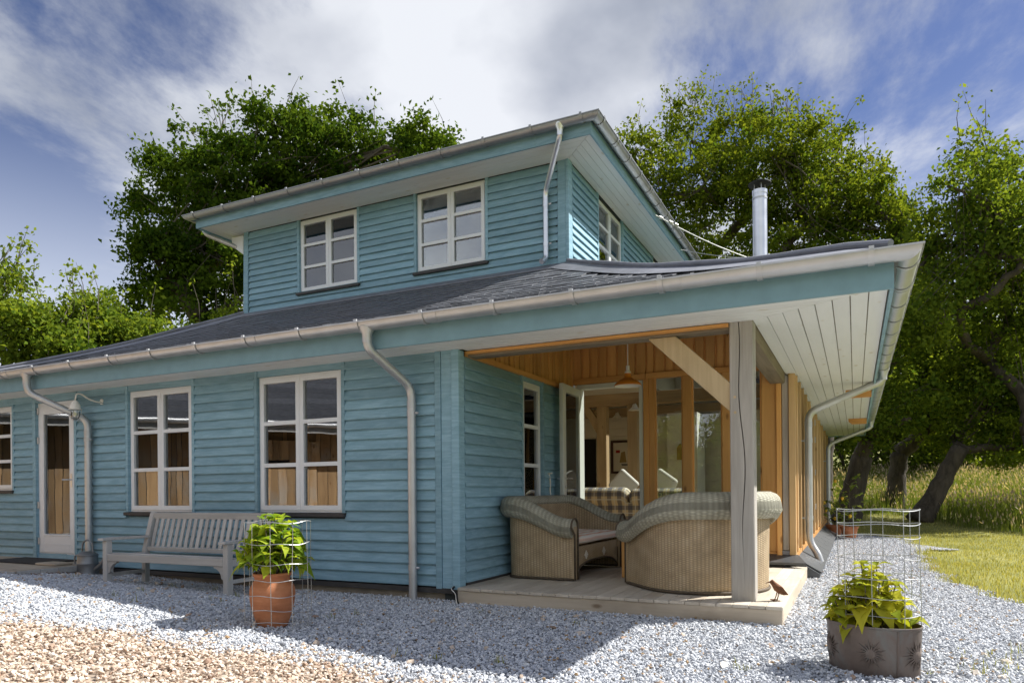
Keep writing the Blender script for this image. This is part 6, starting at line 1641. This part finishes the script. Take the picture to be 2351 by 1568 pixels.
# ------------------------------------------------------------------ grass
def blades(name, pts, h, w, mat, label, cat, seed, lean=0.35, seeds=None, seedmat=None, tone_mu=0.4):
    rng = np.random.default_rng(seed); P_ = np.asarray(pts); n = len(P_)
    H = np.asarray(h)[:, None] * rng.uniform(0.65, 1.2, (n, 1)); az = rng.uniform(0, 2 * PI, n)
    sd = np.stack([np.cos(az), np.sin(az), np.zeros(n)], 1); fw = np.stack([-np.sin(az), np.cos(az), np.zeros(n)], 1) * rng.normal(0, lean, (n, 1)) + np.array([-0.10, -0.02, 0]) * lean
    wv = w * rng.uniform(0.6, 1.3, (n, 1)); up = np.array([0, 0, 1.0])
    mid = P_ + up * H * 0.55 + fw * H * 0.30; tip = P_ + up * H * (1 - 0.25 * np.linalg.norm(fw, axis=1, keepdims=True)) + fw * H * 0.95
    V = np.empty((n, 2, 4, 3))
    V[:, 0, 0] = P_ - sd * wv / 2; V[:, 0, 1] = P_ + sd * wv / 2; V[:, 0, 2] = mid + sd * wv * 0.4; V[:, 0, 3] = mid - sd * wv * 0.4
    V[:, 1, 0] = mid - sd * wv * 0.4; V[:, 1, 1] = mid + sd * wv * 0.4; V[:, 1, 2] = tip + sd * wv * 0.06; V[:, 1, 3] = tip - sd * wv * 0.06
    tone = np.repeat(np.clip(rng.normal(tone_mu, 0.22, n), 0, 1), 2)
    me = bpy.data.meshes.new(name); set_quads(me, V.reshape(-1, 3), tone); me.materials.append(mat)
    o = tag(inst(name, me), label, cat, kind='stuff')
    if seeds is not None:
        m = rng.uniform(0, 1, n) < seeds; q = tip[m]; k_ = len(q); s2 = sd[m]
        d = unit(fw[m] * 1.3 + up); L_ = rng.uniform(0.06, 0.15, (k_, 1)); ww = rng.uniform(0.010, 0.022, (k_, 1))
        W = np.empty((k_, 4, 3)); W[:, 0] = q - d * L_ * 0.35; W[:, 1] = q + s2 * ww; W[:, 2] = q + d * L_ * 0.65; W[:, 3] = q - s2 * ww
        me2 = bpy.data.meshes.new('seed_heads'); set_quads(me2, W.reshape(-1, 3), np.clip(rng.normal(0.5, 0.25, k_), 0, 1)); me2.materials.append(seedmat)
        so = inst('seed_heads', me2, o); so['kind'] = 'stuff'
    return o
def meadow_edge(x): return float(np.interp(x, [0, 2.5, 3.6, 4.7, 5.7, 6.8, 8.0, 10, 16], [17.5, 17.0, 16.9, 16.2, 14.6, 12.9, 10.8, 7.5, 1.0])) + 0.25 * math.sin(x * 3)
mp_, mh = [], []
X = RNG.uniform(1.5, 17, 90000); Y = RNG.uniform(4, 30, 90000)
for x, y in zip(X, Y):
    e = meadow_edge(x)
    if y < e: continue
    if mnoise.noise(Vector((x * 0.8, y * 0.8, 0))) < -0.45 and random.random() < 0.6: continue
    mp_.append((x, y, ground_z(x, y) - 0.04)); mh.append((0.30 + 0.50 * sstep(e, e + 1.2, y)) * (0.8 + 0.5 * mnoise.noise(Vector((x * 0.5, y * 0.5, 7)))))
blades('meadow_grass', mp_, mh, 0.014, MT['blade'], 'long meadow grass with pinkish seed heads beyond the lawn', 'grass', 41, 0.42, 0.34, MT['seed'], 0.38)
lp = []
X = RNG.uniform(3.0, 11, 120000); Y = RNG.uniform(0.5, 17.5, 120000)
for x, y in zip(X, Y):
    if x < lawn_edge(min(y, 12.4)) - 0.03 and y < 12.6: continue
    if y > meadow_edge(x) + 0.2: continue
    if y > 6 and random.random() < 0.35: continue
    lp.append((x, y, ground_z(x, y) - 0.028))
lh = [0.045 + 0.03 * max(0, mnoise.noise(Vector((p[0], p[1], 3)))) + (0.07 if (p[0] < lawn_edge(min(p[1], 12.4)) + 0.18 and random.random() < 0.5) else 0) for p in lp]
blades('lawn_grass', lp, lh, 0.007, MT['turf'], 'mown yellow-green lawn beside the gravel', 'grass', 43, 0.5, None, None, 0.5)
# weeds coming up through the stones
wp = []
for i in range(26):
    x, y = random.uniform(-5, 4.2), random.uniform(-2.2, -0.5)
    for q in range(random.randrange(5, 14)): wp.append((x + random.gauss(0, .02), y + random.gauss(0, .02), ground_z(x, y)))
for cx, cy in ((4.25, -0.9), (4.4, -1.3), (4.5, -0.4)):
    for q in range(60): a = random.gauss(0, .12); b = random.gauss(0, .16); wp.append((cx + a, cy + b, ground_z(cx, cy)))
blades('weeds', wp, [random.uniform(0.03, 0.08) for _ in wp], 0.005, MT['turf'], 'small tufts of grass growing up through the grey stones', 'weeds', 44, 0.8, None, None, 0.25)

# ------------------------------------------------------------------ timber outbuilding across the driveway (mirrored in the windows)
ang = math.atan2(-0.76, 0.65)
ob = thing('outbuilding', 'timber outbuilding with slate roof, mirrored in the front door and windows', 'building', (-7.6, -6.4, 0.0), ang)
MB().box(-7.5, 6, -4.2, -0.03, -0.3, 2.55).build('wall', MT['sheath'], ob)
MT['waney'] = wood('waney_board', (0.60, 0.39, 0.20, 1), (0.36, 0.22, 0.11, 1), 'z', 0.7, 0.6, 0.5, knot=(0.2, 0.09, 0.03, 1), stain=(0.46, 0.43, 0.38, 1))
x = -7.5
while x < 5.95:
    w = random.uniform(0.09, 0.24); w = min(w, 6.0 - x)
    MB().box(x, x + w - 0.012, -0.028, random.uniform(0.0, 0.02), -0.3, 2.5).build('wall_board', MT['waney'], ob); x += w
rf = MB().prism([(0.75, 2.42), (-2.1, 4.15), (-4.95, 2.42), (-4.95, 2.32), (-2.1, 4.05), (0.75, 2.32)], lambda p: (-7.9, p[0], p[1]), lambda p: (6.4, p[0], p[1])).build('roof', MT['slate'], ob)
MB().box(-7.9, 6.4, 0.755, 0.78, 2.22, 2.40).build('fascia', MT['bench'], ob)
MB().tube([(-7.9, 0.84, 2.40), (6.4, 0.84, 2.40)], 0.06, 10).build('gutter', MT['zinc'], ob, smooth='auto')
for i in range(11):
    t0 = i / 11; a = Vector((0, 0.74, 2.43)).lerp(Vector((0, -2.05, 4.14)), t0); b = Vector((0, 0.74, 2.43)).lerp(Vector((0, -2.05, 4.14)), t0 + 1 / 11)
    MB().prism([(a.y, a.z + 0.022), (a.y, a.z + 0.008), (b.y, b.z + 0.003), (b.y, b.z + 0.010)], lambda p: (-7.88, p[0], p[1]), lambda p: (6.38, p[0], p[1])).build('slate_course', MT['slate'], rf)
dd = MB().box(-1.2, 0.2, 0.022, 0.035, -0.1, 2.1).build('barn_door', MT['waney'], ob)
for i in range(8): MB().box(-1.2 + i * 0.175, -1.2 + i * 0.175 + 0.165, 0.036, 0.058 + random.uniform(0, 0.006), -0.1, 2.1).build('door_board', MT['waney'], dd)
MB().box(-1.2, -0.5, 0.061, 0.07, 1.6, 1.66).box(-1.2, -0.5, 0.061, 0.07, 0.4, 0.46).build('strap_hinge', MT['black'], dd)
